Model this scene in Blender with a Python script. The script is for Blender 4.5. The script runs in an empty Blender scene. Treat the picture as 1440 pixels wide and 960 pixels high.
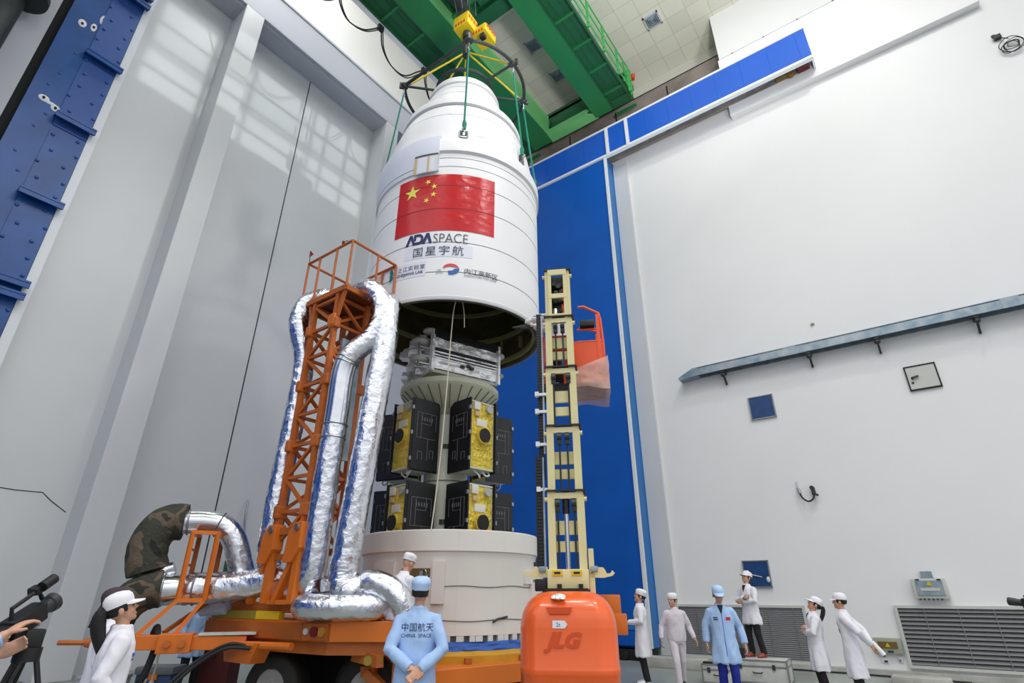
import bpy, bmesh, math, random
from math import sin, cos, pi, radians, atan2, hypot, sqrt, tan
from mathutils import Vector, Matrix, Euler, noise
from mathutils.bvhtree import BVHTree

random.seed(7)
SC = bpy.context.scene
COL = SC.collection
V = Vector
R = radians
INV = {}            # inverse base matrix of every Empty / parent, so parts can be written in hall coordinates


# ------------------------------------------------------------------ colours and materials
def lin(c):
    c = c / 255.0
    return c / 12.92 if c <= 0.04045 else ((c + 0.055) / 1.055) ** 2.4


def rgb(r, g, b):
    return (lin(r), lin(g), lin(b), 1.0)


def mat(name, col, rough=0.5, metal=0.0, var=0.0, vscale=3.0, bump=0.0, bscale=20.0, col2=None,
        spec=0.5, coat=0.0, alpha=1.0, detail=4.0, stretch=None, dist=0.0):
    m = bpy.data.materials.new(name)
    m.use_nodes = True
    nt = m.node_tree
    N, L = nt.nodes, nt.links
    p = N['Principled BSDF']
    p.inputs['Base Color'].default_value = col
    p.inputs['Roughness'].default_value = rough
    p.inputs['Metallic'].default_value = metal
    p.inputs['Specular IOR Level'].default_value = spec
    p.inputs['Coat Weight'].default_value = coat
    p.inputs['Coat Roughness'].default_value = 0.08
    p.inputs['Alpha'].default_value = alpha
    tc = N.new('ShaderNodeTexCoord')
    vec = tc.outputs['Object']
    if stretch:
        mp = N.new('ShaderNodeMapping')
        mp.inputs['Scale'].default_value = stretch
        L.new(vec, mp.inputs['Vector'])
        vec = mp.outputs['Vector']
    if var > 0 or col2:
        n = N.new('ShaderNodeTexNoise')
        n.inputs['Scale'].default_value = vscale
        n.inputs['Detail'].default_value = detail
        n.inputs['Distortion'].default_value = dist
        L.new(vec, n.inputs['Vector'])
        r = N.new('ShaderNodeValToRGB')
        r.color_ramp.elements[0].position = 0.32
        r.color_ramp.elements[1].position = 0.68
        c2 = col2 or tuple(max(0, x * (1 - var)) for x in col[:3]) + (1,)
        r.color_ramp.elements[0].color = c2
        r.color_ramp.elements[1].color = col
        L.new(n.outputs['Fac'], r.inputs['Fac'])
        L.new(r.outputs['Color'], p.inputs['Base Color'])
    if bump > 0:
        n2 = N.new('ShaderNodeTexNoise')
        n2.inputs['Scale'].default_value = bscale
        n2.inputs['Detail'].default_value = 5
        L.new(vec, n2.inputs['Vector'])
        b = N.new('ShaderNodeBump')
        b.inputs['Strength'].default_value = bump
        b.inputs['Distance'].default_value = 0.05
        L.new(n2.outputs['Fac'], b.inputs['Height'])
        L.new(b.outputs['Normal'], p.inputs['Normal'])
    return m


def foil(name, col, rough, scale, strength, dist=0.06):
    """crumpled metallised film: faceted Voronoi folds plus fine noise"""
    m = mat(name, col, rough, 1.0)
    nt = m.node_tree
    N, L = nt.nodes, nt.links
    p = N['Principled BSDF']
    tc = N.new('ShaderNodeTexCoord')
    ns = N.new('ShaderNodeTexNoise')
    ns.inputs['Scale'].default_value = scale * 0.6
    ns.inputs['Detail'].default_value = 6
    ns.inputs['Roughness'].default_value = 0.6
    L.new(tc.outputs['Object'], ns.inputs['Vector'])
    vo = N.new('ShaderNodeTexVoronoi')
    vo.inputs['Scale'].default_value = scale
    vo.inputs['Randomness'].default_value = 1.0
    mixv = N.new('ShaderNodeVectorMath')
    mixv.operation = 'MULTIPLY_ADD'
    L.new(ns.outputs['Color'], mixv.inputs[0])
    mixv.inputs[1].default_value = (0.25, 0.25, 0.25)
    L.new(tc.outputs['Object'], mixv.inputs[2])
    L.new(mixv.outputs[0], vo.inputs['Vector'])
    ad = N.new('ShaderNodeMath')
    ad.operation = 'ADD'
    L.new(vo.outputs['Distance'], ad.inputs[0])
    L.new(ns.outputs['Fac'], ad.inputs[1])
    b = N.new('ShaderNodeBump')
    b.inputs['Strength'].default_value = strength
    b.inputs['Distance'].default_value = dist
    L.new(ad.outputs[0], b.inputs['Height'])
    L.new(b.outputs['Normal'], p.inputs['Normal'])
    return m


def ramp_mat(name, stops, scale, rough=0.8, dist=1.5, bump=0.4, detail=3.0):
    """patchy cloth: noise through a constant ramp"""
    m = mat(name, (0.1, 0.1, 0.1, 1), rough, 0.0, bump=bump, bscale=14)
    nt = m.node_tree
    N, L = nt.nodes, nt.links
    tc = N.new('ShaderNodeTexCoord')
    n = N.new('ShaderNodeTexNoise')
    n.inputs['Scale'].default_value = scale
    n.inputs['Detail'].default_value = detail
    n.inputs['Distortion'].default_value = dist
    L.new(tc.outputs['Object'], n.inputs['Vector'])
    r = N.new('ShaderNodeValToRGB')
    r.color_ramp.interpolation = 'CONSTANT'
    e = r.color_ramp.elements
    while len(e) < len(stops):
        e.new(0.5)
    for k, (pos, c) in enumerate(stops):
        e[k].position = pos
        e[k].color = c
    L.new(n.outputs['Fac'], r.inputs['Fac'])
    L.new(r.outputs['Color'], N['Principled BSDF'].inputs['Base Color'])
    return m


M = {}
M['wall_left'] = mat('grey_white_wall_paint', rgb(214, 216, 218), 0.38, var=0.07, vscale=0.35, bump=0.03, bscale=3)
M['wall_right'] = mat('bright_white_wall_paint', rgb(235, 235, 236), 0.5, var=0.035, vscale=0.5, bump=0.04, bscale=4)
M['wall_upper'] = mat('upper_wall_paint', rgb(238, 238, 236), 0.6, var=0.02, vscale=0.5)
M['fascia'] = mat('grey_beam_paint', rgb(186, 189, 198), 0.55, var=0.06, vscale=0.5)
M['beige'] = mat('beige_wall_paint', rgb(205, 204, 192), 0.6, var=0.03, vscale=1)
M['raw_concrete'] = mat('raw_concrete', rgb(140, 130, 124), 0.9, var=0.35, vscale=1.6, bump=0.3, bscale=6)
M['plinth'] = mat('scuffed_concrete', rgb(188, 187, 180), 0.8, var=0.25, vscale=3, bump=0.2, bscale=12)
M['floor'] = mat('grey_green_floor', rgb(150, 156, 150), 0.32, var=0.22, vscale=0.8, bump=0.03, bscale=8)
M['grey_gap'] = mat('grey_backing', rgb(74, 76, 78), 0.8)
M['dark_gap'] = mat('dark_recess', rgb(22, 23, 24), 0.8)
M['seam'] = mat('black_joint_sealant', rgb(40, 42, 44), 0.7)
M['door_blue'] = mat('blue_door_sheet', rgb(4, 92, 190), 0.5, var=0.14, vscale=0.7, bump=0.12, bscale=2.2, spec=0.3)
M['door_blue_edge'] = mat('light_blue_door_edge', rgb(42, 118, 188), 0.45, var=0.1, vscale=1)
M['rail_blue'] = mat('blue_track_cladding', rgb(30, 92, 198), 0.35, var=0.06, vscale=1)
M['post_blue'] = mat('blue_post_paint', rgb(22, 84, 158), 0.42, var=0.3, vscale=1.2, bump=0.08, bscale=3)
M['post_speckle'] = mat('chipped_blue_paint', rgb(26, 86, 160), 0.5, col2=rgb(58, 82, 150), vscale=14, detail=8)
M['primer'] = mat('white_touch_up_primer', rgb(226, 228, 232), 0.6)
M['trim_white'] = mat('white_steel_trim', rgb(226, 230, 234), 0.4)
M['hatch_blue'] = mat('dark_blue_hatch_paint', rgb(24, 70, 128), 0.4, var=0.35, vscale=6, detail=8)
M['crane_dark'] = mat('dark_green_crane_sheet', rgb(24, 90, 54), 0.5, var=0.25, vscale=1.2)
M['crane_green'] = mat('green_crane_paint', rgb(36, 116, 66), 0.42, var=0.12, vscale=0.8)
M['crane_light'] = mat('light_green_crane_paint', rgb(112, 188, 118), 0.4, var=0.1, vscale=1)
M['crane_rail'] = mat('leaf_green_rail_paint', rgb(70, 168, 92), 0.45)
M['yellow'] = mat('yellow_hoist_paint', rgb(212, 186, 24), 0.45, var=0.12, vscale=4)
M['red_mark'] = mat('red_marking', rgb(196, 56, 36), 0.5)
M['iron'] = mat('dark_grey_painted_steel', rgb(46, 52, 52), 0.5, var=0.2, vscale=6)
M['steel'] = mat('bare_steel', rgb(168, 172, 176), 0.35, 0.9, var=0.15, vscale=8)
M['galv'] = mat('galvanised_steel', rgb(168, 176, 180), 0.42, 0.55, col2=rgb(120, 142, 160), vscale=4, detail=8)
M['chrome'] = mat('polished_rod', rgb(225, 226, 230), 0.12, 1.0)
M['black'] = mat('black_plastic', rgb(20, 20, 21), 0.5)
M['rubber'] = mat('black_rubber', rgb(26, 26, 26), 0.75, bump=0.1, bscale=30)
M['cable'] = mat('black_cable', rgb(24, 25, 26), 0.6)
M['teal'] = mat('teal_webbing', rgb(12, 128, 108), 0.7, bump=0.2, bscale=60)
M['fairing'] = mat('white_fairing_paint', rgb(240, 240, 241), 0.42, var=0.02, vscale=1.2, bump=0.015, bscale=2.5)
M['fairing_cool'] = mat('cool_white_cover', rgb(222, 226, 238), 0.5, var=0.03, vscale=2)
M['fairing_grey'] = mat('pale_grey_tone', rgb(216, 216, 218), 0.5)
M['fairing_seam'] = mat('grey_panel_joint', rgb(66, 68, 74), 0.6)
M['liner'] = mat('dark_olive_liner', rgb(82, 77, 42), 0.5, var=0.4, vscale=3)
M['liner_rib'] = mat('olive_grey_rib', rgb(150, 146, 104), 0.45)
M['tan'] = mat('tan_gasket', rgb(206, 178, 128), 0.7)
M['flag_red'] = mat('glossy_red_film', rgb(205, 16, 26), 0.22, var=0.08, vscale=2, bump=0.25, bscale=3.5)
M['star'] = mat('yellow_star_film', rgb(242, 222, 90), 0.4)
M['navy'] = mat('navy_lettering', rgb(14, 26, 92), 0.5)
M['ink'] = mat('dark_grey_lettering', rgb(44, 48, 62), 0.5)
M['logo_red'] = mat('logo_red', rgb(214, 72, 64), 0.5)
M['logo_blue'] = mat('logo_blue', rgb(30, 96, 178), 0.5)
M['logo_teal'] = mat('logo_teal', rgb(24, 122, 128), 0.5)
M['logo_paper'] = mat('pale_sticker_film', rgb(226, 229, 240), 0.45)
M['adapter'] = mat('pale_green_primer', rgb(196, 198, 176), 0.5, var=0.1, vscale=4)
M['adapter_line'] = mat('adapter_joint', rgb(112, 112, 84), 0.6)
M['column'] = mat('pale_grey_column_paint', rgb(206, 208, 194), 0.5, var=0.06, vscale=2)
M['stage'] = mat('ivory_stage_paint', rgb(230, 226, 219), 0.45, var=0.035, vscale=1.5)
M['stage_cable'] = mat('grey_brown_cable', rgb(112, 104, 98), 0.6)
M['slot_grey'] = mat('grey_slot', rgb(104, 104, 106), 0.7)
M['stage_pad'] = mat('stage_pad_paint', rgb(222, 216, 210), 0.5)
M['gold'] = foil('gold_film', rgb(255, 226, 92), 0.28, 13, 0.8)
M['gold'].node_tree.nodes['Principled BSDF'].inputs['Metallic'].default_value = 0.35
M['silver_mli'] = foil('silver_crumpled_film', rgb(252, 252, 252), 0.16, 7, 0.4, 0.06)
M['silver_mli'].node_tree.nodes['Principled BSDF'].inputs['Metallic'].default_value = 0.45
M['duct'] = foil('aluminised_duct_film', rgb(228, 230, 236), 0.13, 9, 0.26, 0.04)
M['duct_smooth'] = foil('smooth_aluminium_duct', rgb(224, 226, 230), 0.2, 2.2, 0.12)
M['duct_blue'] = foil('blue_duct_reflection', rgb(34, 74, 148), 0.35, 9, 0.6, 0.05)  # unused; blue door reflection as a foil colour
M['solar'] = mat('black_solar_panel', rgb(30, 30, 34), 0.38, var=0.25, vscale=5)
M['solar_line'] = mat('grey_wiring', rgb(118, 118, 120), 0.5)
M['sat_frame'] = mat('dark_satellite_frame', rgb(24, 24, 26), 0.45)
M['sat_white'] = mat('white_radiator', rgb(222, 220, 214), 0.5)
M['dish'] = mat('grey_antenna_dome', rgb(176, 176, 172), 0.6)
M['lens'] = mat('black_lens_baffle', rgb(6, 6, 7), 0.6)
M['orange'] = mat('orange_trailer_paint', rgb(222, 116, 28), 0.42, var=0.14, vscale=1.6)
M['orange_dirty'] = mat('worn_orange_paint', rgb(186, 100, 34), 0.55, var=0.3, vscale=2.2)
M['tower_orange'] = mat('rusty_orange_paint', rgb(200, 104, 36), 0.5, var=0.3, vscale=3)
M['deck_brown'] = mat('brown_tower_deck', rgb(122, 58, 26), 0.6, var=0.2, vscale=3)
M['lift_orange'] = mat('bright_orange_hood', rgb(238, 96, 26), 0.3, var=0.05, vscale=1, coat=0.3)
M['lift_emboss'] = mat('embossed_orange', rgb(214, 78, 20), 0.4)
M['cream'] = mat('cream_mast_paint', rgb(228, 216, 160), 0.42, var=0.06, vscale=3)
M['basket_orange'] = mat('basket_orange', rgb(236, 88, 40), 0.4)
M['plastic_film'] = mat('milky_plastic_film', rgb(226, 190, 176), 0.25, bump=0.5, bscale=8, alpha=0.62)
M['tyre'] = mat('tyre_rubber', rgb(46, 45, 43), 0.8, var=0.2, vscale=6, bump=0.2, bscale=30)
M['hub'] = mat('wheel_hub_paint', rgb(178, 176, 170), 0.45, 0.3, var=0.2, vscale=8)
M['yellow_block'] = mat('yellow_block_paint', rgb(232, 196, 26), 0.5, var=0.1, vscale=5)
M['yellow_old'] = mat('faded_yellow_paint', rgb(150, 132, 40), 0.6, var=0.2, vscale=5)
M['ochre'] = mat('ochre_ring_paint', rgb(204, 150, 32), 0.5, var=0.2, vscale=3)
M['cloth_blue'] = mat('blue_cloth', rgb(56, 98, 176), 0.8, var=0.2, vscale=4, bump=0.6, bscale=7)
M['maroon'] = mat('maroon_sheet', rgb(92, 30, 26), 0.6, var=0.15, vscale=3)
M['plastic_white'] = mat('white_plastic_wrap', rgb(196, 206, 224), 0.3, bump=0.6, bscale=12)
M['camo'] = ramp_mat('camouflage_cloth', [(0.0, rgb(24, 24, 20)), (0.36, rgb(52, 54, 42)), (0.54, rgb(96, 82, 66)), (0.64, rgb(40, 42, 34))], 2.2, dist=0.6, detail=2.0, bump=0.5)
M['toolbox_grey'] = mat('grey_tool_case', rgb(176, 178, 182), 0.5, var=0.1, vscale=5)
M['toolbox_blue'] = mat('blue_tool_case', rgb(42, 70, 104), 0.5)
M['lid_grey'] = mat('dark_grey_lid', rgb(104, 108, 112), 0.55)
M['case_white'] = mat('scuffed_white_case', rgb(206, 206, 200), 0.5, var=0.2, vscale=6)
M['alu'] = mat('aluminium_edge', rgb(150, 152, 152), 0.4, 0.7)
M['box_grey'] = mat('grey_box_paint', rgb(196, 198, 192), 0.45)
M['box_green'] = mat('grey_green_box_paint', rgb(158, 160, 140), 0.5)
M['brown'] = mat('brown_board', rgb(110, 84, 40), 0.6)
M['louvre'] = mat('grey_louvre_paint', rgb(122, 124, 125), 0.6)
M['lamp_red'] = mat('red_lens', rgb(112, 20, 16), 0.25)
M['lamp_amber'] = mat('amber_lens', rgb(176, 120, 40), 0.25)
M['rope'] = mat('cream_rope', rgb(214, 206, 186), 0.8)
M['green_box'] = mat('green_plastic', rgb(20, 92, 70), 0.5)
M['paper'] = mat('white_label', rgb(232, 232, 232), 0.5)
# people
M['skin'] = mat('skin', rgb(206, 156, 128), 0.5, var=0.12, vscale=9)
M['skin_eye'] = mat('dark_eye', rgb(36, 28, 26), 0.4)
M['skin_lip'] = mat('lip', rgb(178, 116, 98), 0.5)
M['hair'] = mat('black_hair', rgb(22, 19, 18), 0.5, bump=0.5, bscale=60, stretch=(3, 3, 0.6))
M['coat_white'] = mat('white_coat_cloth', rgb(232, 230, 238), 0.8, var=0.03, vscale=8, bump=0.22, bscale=7, stretch=(1, 1, 0.45))
M['coat_pink'] = mat('pale_lilac_overall_cloth', rgb(216, 206, 214), 0.8, var=0.05, vscale=8, bump=0.3, bscale=8, stretch=(1, 1, 0.5))
M['coat_blue'] = mat('light_blue_coat_cloth', rgb(168, 198, 238), 0.8, var=0.05, vscale=7, bump=0.22, bscale=7, stretch=(1, 1, 0.45))
M['hat_white'] = mat('white_cap_cloth', rgb(236, 234, 238), 0.8, bump=0.12, bscale=20)
M['hat_blue'] = mat('light_blue_cap_cloth', rgb(184, 212, 246), 0.8, bump=0.12, bscale=20)
M['hat_dark'] = mat('dark_cap_cloth', rgb(66, 52, 58), 0.8)
M['pants_black'] = mat('black_trouser_cloth', rgb(24, 24, 27), 0.85, bump=0.3, bscale=14)
M['pants_blue'] = mat('royal_blue_trouser_cloth', rgb(22, 40, 150), 0.8, var=0.15, vscale=6, bump=0.4, bscale=12)
M['shoe_cover'] = mat('blue_shoe_cover', rgb(32, 132, 204), 0.5, bump=0.5, bscale=20)
M['shoe_black'] = mat('black_shoe', rgb(24, 23, 23), 0.5)
M['shoe_white'] = mat('white_shoe', rgb(226, 226, 228), 0.5)
M['shoe_brown'] = mat('red_brown_shoe', rgb(150, 70, 50), 0.5)
M['shirt_dark'] = mat('dark_shirt_cloth', rgb(26, 28, 40), 0.8)
M['badge_red'] = mat('red_badge', rgb(196, 24, 30), 0.5)
M['badge_grey'] = mat('grey_badge', rgb(90, 104, 108), 0.5)
M['badge_blue'] = mat('blue_badge', rgb(70, 108, 190), 0.5)
M['glove'] = mat('white_glove', rgb(226, 226, 220), 0.7)
M['red_rag'] = mat('red_pennant', rgb(178, 36, 42), 0.7)


def ceiling_mat():
    m = mat('ceiling_tiles', rgb(206, 205, 190), 0.75)
    nt = m.node_tree
    N, L = nt.nodes, nt.links
    tc = N.new('ShaderNodeTexCoord')
    br = N.new('ShaderNodeTexBrick')
    br.offset = 0.0
    br.inputs['Scale'].default_value = 1.0
    br.inputs['Brick Width'].default_value = 0.8
    br.inputs['Row Height'].default_value = 0.8
    br.inputs['Mortar Size'].default_value = 0.012
    br.inputs['Mortar Smooth'].default_value = 0.3
    br.inputs['Bias'].default_value = -0.55
    br.inputs['Color1'].default_value = rgb(212, 211, 196)
    br.inputs['Color2'].default_value = rgb(190, 190, 180)
    br.inputs['Mortar'].default_value = rgb(178, 178, 166)
    L.new(tc.outputs['Object'], br.inputs['Vector'])
    L.new(br.outputs['Color'], N['Principled BSDF'].inputs['Base Color'])
    return m


M['ceiling'] = ceiling_mat()


# ------------------------------------------------------------------ mesh builder
def frame_from(d, up=V((0, 0, 1))):
    d = d.normalized()
    if abs(d.dot(up)) > 0.98:
        up = V((0, 1, 0)) if abs(d.y) < 0.9 else V((1, 0, 0))
    x = up.cross(d).normalized()
    y = d.cross(x).normalized()
    return x, y, d


class MB:
    def __init__(s):
        s.v, s.f, s.m = [], [], []
        s.mi = 0

    def add(s, vs, fs, mi=None):
        o = len(s.v)
        s.v += [V(p) for p in vs]
        s.f += [tuple(i + o for i in f) for f in fs]
        s.m += [s.mi if mi is None else mi] * len(fs)
        return s

    def box(s, c, d, rz=0.0, rot=None, ch=0.0, mi=None):
        """box with size d centred at c; ch = chamfer of the vertical and horizontal edges"""
        Q = rot if rot is not None else Matrix.Rotation(rz, 3, 'Z')
        x, y, z = d[0] / 2, d[1] / 2, d[2] / 2
        c = V(c)
        if ch <= 0:
            vs = [V((a * x, b * y, e * z)) for a in (-1, 1) for b in (-1, 1) for e in (-1, 1)]
            fs = [(0, 1, 3, 2), (4, 6, 7, 5), (0, 4, 5, 1), (2, 3, 7, 6), (0, 2, 6, 4), (1, 5, 7, 3)]
        else:
            ch = min(ch, x * .9, y * .9, z * .9)
            bm = bmesh.new()
            bmesh.ops.create_cube(bm, size=1.0)
            for v in bm.verts:
                v.co = V((v.co.x * 2 * x, v.co.y * 2 * y, v.co.z * 2 * z))
            bmesh.ops.bevel(bm, geom=list(bm.edges), offset=ch, segments=2, profile=0.6, affect='EDGES')
            bm.verts.index_update()
            vs = [v.co.copy() for v in bm.verts]
            fs = [tuple(v.index for v in f.verts) for f in bm.faces]
            bm.free()
        return s.add([c + Q @ v for v in vs], fs, mi)

    def beam(s, a, b, w, h=None, up=V((0, 0, 1)), mi=None):
        """rectangular bar from a to b"""
        a, b = V(a), V(b)
        h = h or w
        x, y, d = frame_from(b - a, up)
        Q = Matrix((x, y, d)).transposed()
        return s.box((a + b) / 2, (w, h, (b - a).length), rot=Q, mi=mi)

    def tube(s, pts, r, n=10, closed=False, cap=True, mi=None, sq=None, twist=0.0, mif=None):
        """round tube along pts; r number or list; sq = list of (sx, sy) section scales"""
        P = [V(p) for p in pts]
        k = len(P)
        rs = [r] * k if not hasattr(r, '__len__') else list(r)
        T = []
        for i in range(k):
            a = P[(i - 1) % k] if (closed or i > 0) else P[i]
            b = P[(i + 1) % k] if (closed or i < k - 1) else P[i]
            T.append((b - a).normalized())
        x, y, _ = frame_from(T[0])
        vs, fs = [], []
        for i in range(k):
            if i:
                q = T[i - 1].rotation_difference(T[i])
                x = (q @ x)
                x = (x - T[i] * x.dot(T[i])).normalized()
                y = T[i].cross(x).normalized()
            sx, sy = sq[i] if sq else (1, 1)
            for j in range(n):
                a = 2 * pi * j / n + twist
                vs.append(P[i] + x * (cos(a) * rs[i] * sx) + y * (sin(a) * rs[i] * sy))
        segs = k if closed else k - 1
        ms = []
        for i in range(segs):
            for j in range(n):
                a, b = i * n + j, i * n + (j + 1) % n
                c, d = ((i + 1) % k) * n + (j + 1) % n, ((i + 1) % k) * n + j
                fs.append((a, b, c, d))
                ms.append(mif(i, j) if mif else (s.mi if mi is None else mi))
        if cap and not closed:
            fs.append(tuple(range(n - 1, -1, -1)))
            fs.append(tuple((k - 1) * n + j for j in range(n)))
            ms += [s.mi if mi is None else mi] * 2
        o = len(s.v)
        s.v += vs
        s.f += [tuple(i + o for i in f) for f in fs]
        s.m += ms
        return s

    def cyl(s, a, b, r, n=16, r2=None, mi=None):
        return s.tube([a, b], [r, r if r2 is None else r2], n, mi=mi)

    def ring(s, c, rad, r, n=48, m=8, axis='Z', mi=None):
        c = V(c)
        pts = []
        for i in range(n):
            a = 2 * pi * i / n
            p = {'Z': V((cos(a), sin(a), 0)), 'X': V((0, cos(a), sin(a))), 'Y': V((cos(a), 0, sin(a)))}[axis]
            pts.append(c + p * rad)
        return s.tube(pts, r, m, closed=True, mi=mi)

    def lathe(s, c, prof, n=64, a0=0.0, a1=2 * pi, mis=None, flip=False):
        """prof list of (r, z) or (r, z, material of the segment above it)"""
        c = V(c)
        full = abs(a1 - a0 - 2 * pi) < 1e-6
        cols = n if full else n + 1
        o = len(s.v)
        for p in prof:
            for j in range(cols):
                a = a0 + (a1 - a0) * j / n
                s.v.append(c + V((cos(a) * p[0], sin(a) * p[0], p[1])))
        for i in range(len(prof) - 1):
            mi = prof[i][2] if len(prof[i]) > 2 else s.mi
            for j in range(n):
                q = (o + i * cols + j, o + i * cols + (j + 1) % cols, o + (i + 1) * cols + (j + 1) % cols, o + (i + 1) * cols + j)
                s.f.append(tuple(reversed(q)) if flip else q)
                s.m.append(mi)
        return s

    def disc(s, c, r, n=48, up=True, mi=None):
        c = V(c)
        vs = [c + V((cos(2 * pi * j / n) * r, sin(2 * pi * j / n) * r, 0)) for j in range(n)]
        return s.add(vs, [tuple(range(n)) if up else tuple(reversed(range(n)))], mi)

    def prism(s, poly, z0, z1, mi=None, Q=None, o=None):
        """extruded polygon (counter-clockwise in x, y); Q / o place its local frame"""
        n = len(poly)
        vs = [V((p[0], p[1], z0)) for p in poly] + [V((p[0], p[1], z1)) for p in poly]
        if Q is not None:
            vs = [Q @ v for v in vs]
        if o is not None:
            vs = [v + V(o) for v in vs]
        fs = [tuple(reversed(range(n))), tuple(range(n, 2 * n))]
        fs += [(i, (i + 1) % n, n + (i + 1) % n, n + i) for i in range(n)]
        return s.add(vs, fs, mi)

    def ball(s, c, r, nu=16, nv=10, Q=None, mi=None):
        r = r if hasattr(r, '__len__') else (r, r, r)
        c = V(c)
        vs, fs = [], []
        for i in range(1, nv):
            t = pi * i / nv
            for j in range(nu):
                a = 2 * pi * j / nu
                v = V((sin(t) * cos(a) * r[0], sin(t) * sin(a) * r[1], cos(t) * r[2]))
                vs.append(c + (Q @ v if Q is not None else v))
        top, bot = V((0, 0, r[2])), V((0, 0, -r[2]))
        vs += [c + (Q @ top if Q is not None else top), c + (Q @ bot if Q is not None else bot)]
        for i in range(nv - 2):
            for j in range(nu):
                fs.append((i * nu + j, (i + 1) * nu + j, (i + 1) * nu + (j + 1) % nu, i * nu + (j + 1) % nu))
        T, B = (nv - 1) * nu, (nv - 1) * nu + 1
        for j in range(nu):
            fs.append((T, j, (j + 1) % nu))
            fs.append((B, (nv - 2) * nu + (j + 1) % nu, (nv - 2) * nu + j))
        return s.add(vs, fs, mi)

    def loft(s, rings, mi=None, cap=True):
        """rings: lists of equal point counts"""
        n = len(rings[0])
        vs = [V(p) for r in rings for p in r]
        fs = []
        for i in range(len(rings) - 1):
            for j in range(n):
                fs.append((i * n + j, i * n + (j + 1) % n, (i + 1) * n + (j + 1) % n, (i + 1) * n + j))
        if cap:
            fs.append(tuple(reversed(range(n))))
            fs.append(tuple((len(rings) - 1) * n + j for j in range(n)))
        return s.add(vs, fs, mi)

    def grid(s, fn, nu, nv, mi=None, mif=None):
        """surface fn(u, v) for u, v in 0..1"""
        o = len(s.v)
        for i in range(nv + 1):
            for j in range(nu + 1):
                s.v.append(V(fn(j / nu, i / nv)))
        for i in range(nv):
            for j in range(nu):
                a = o + i * (nu + 1) + j
                s.f.append((a, a + 1, a + nu + 2, a + nu + 1))
                s.m.append(mif(j, i) if mif else (s.mi if mi is None else mi))
        return s

    def mesh(s, name, mats, smooth=35.0):
        me = bpy.data.meshes.new(name)
        me.from_pydata([tuple(p) for p in s.v], [], s.f)
        for m in (mats if isinstance(mats, (list, tuple)) else [mats]):
            me.materials.append(M[m] if isinstance(m, str) else m)
        me.polygons.foreach_set('material_index', s.m)
        bm = bmesh.new()
        bm.from_mesh(me)
        bmesh.ops.recalc_face_normals(bm, faces=bm.faces)
        bm.to_mesh(me)
        bm.free()
        if smooth:
            me.polygons.foreach_set('use_smooth', [True] * len(me.polygons))
            me.set_sharp_from_angle(angle=R(smooth))
        me.update()
        return me

    def build(s, name, mats, parent=None, smooth=35.0, local=False, bevel=0.0):
        me = s.mesh(name, mats, smooth)
        return place(name, me, parent, local, bevel)


def place(name, me, parent=None, local=False, bevel=0.0):
    o = bpy.data.objects.new(name, me)
    COL.objects.link(o)
    if parent is not None:
        I = INV[parent.name]
        if not local:
            me.transform(I)
        o.parent = parent
        INV[o.name] = I
    else:
        xs = [v.co for v in me.vertices]
        lo = V((min(p.x for p in xs), min(p.y for p in xs), min(p.z for p in xs)))
        hi = V((max(p.x for p in xs), max(p.y for p in xs), max(p.z for p in xs)))
        b = V(((lo.x + hi.x) / 2, (lo.y + hi.y) / 2, lo.z))
        me.transform(Matrix.Translation(-b))
        o.location = b
        INV[o.name] = Matrix.Translation(-b)
    if bevel:
        md = o.modifiers.new('edge', 'BEVEL')
        md.width = bevel
        md.segments = 2
        md.limit_method = 'ANGLE'
        md.angle_limit = R(40)
    return o


def tag(o, label, cat, group=None, kind=None):
    o['label'] = label
    o['category'] = cat
    if group:
        o['group'] = group
    if kind:
        o['kind'] = kind
    return o


def structure(o):
    o['kind'] = 'structure'
    return o


def thing(name, label, cat, loc=(0, 0, 0), rz=0.0, group=None):
    o = bpy.data.objects.new(name, None)
    o.empty_display_size = 0.2
    COL.objects.link(o)
    o.location = loc
    o.rotation_euler = (0, 0, rz)
    INV[o.name] = (Matrix.Translation(V(loc)) @ Matrix.Rotation(rz, 4, 'Z')).inverted()
    return tag(o, label, cat, group)


def dup(root, loc, rz, label, group=None):
    r = root.copy()
    COL.objects.link(r)
    r.location = loc
    r.rotation_euler = (0, 0, rz)
    r['label'] = label
    if group:
        r['group'] = group
    for ch in list(root.children):
        c = ch.copy()
        COL.objects.link(c)
        c.parent = r
        for g in list(ch.children):
            d = g.copy()
            COL.objects.link(d)
            d.parent = c
    return r


def curve_pts(ctrl, n=40):
    """Catmull-Rom through control points"""
    P = [V(p) for p in ctrl]
    out = []
    k = len(P)
    for i in range(n + 1):
        t = i / n * (k - 1)
        j = min(int(t), k - 2)
        u = t - j
        p0, p1, p2, p3 = P[max(j - 1, 0)], P[j], P[j + 1], P[min(j + 2, k - 1)]
        out.append(0.5 * ((2 * p1) + (p2 - p0) * u + (2 * p0 - 5 * p1 + 4 * p2 - p3) * u * u + (3 * p1 - p0 - 3 * p2 + p3) * u ** 3))
    return out


def text_mb(body, size, extr=0.0, shear=0.0, bold=0.0, align='LEFT', spacing=1.0):
    """lettering outline as an MB in its own x, y plane"""
    cu = bpy.data.curves.new('lettering', 'FONT')
    cu.body = body
    cu.size = size
    cu.extrude = extr
    cu.shear = shear
    cu.offset = bold
    cu.align_x = align
    cu.space_character = spacing
    cu.resolution_u = 3
    o = bpy.data.objects.new('lettering', cu)
    COL.objects.link(o)
    dg = bpy.context.evaluated_depsgraph_get()
    me = bpy.data.meshes.new_from_object(o.evaluated_get(dg))
    b = MB()
    b.v = [v.co.copy() for v in me.vertices]
    b.f = [tuple(p.vertices) for p in me.polygons]
    b.m = [0] * len(b.f)
    bpy.data.objects.remove(o)
    bpy.data.curves.remove(cu)
    bpy.data.meshes.remove(me)
    return b


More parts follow.
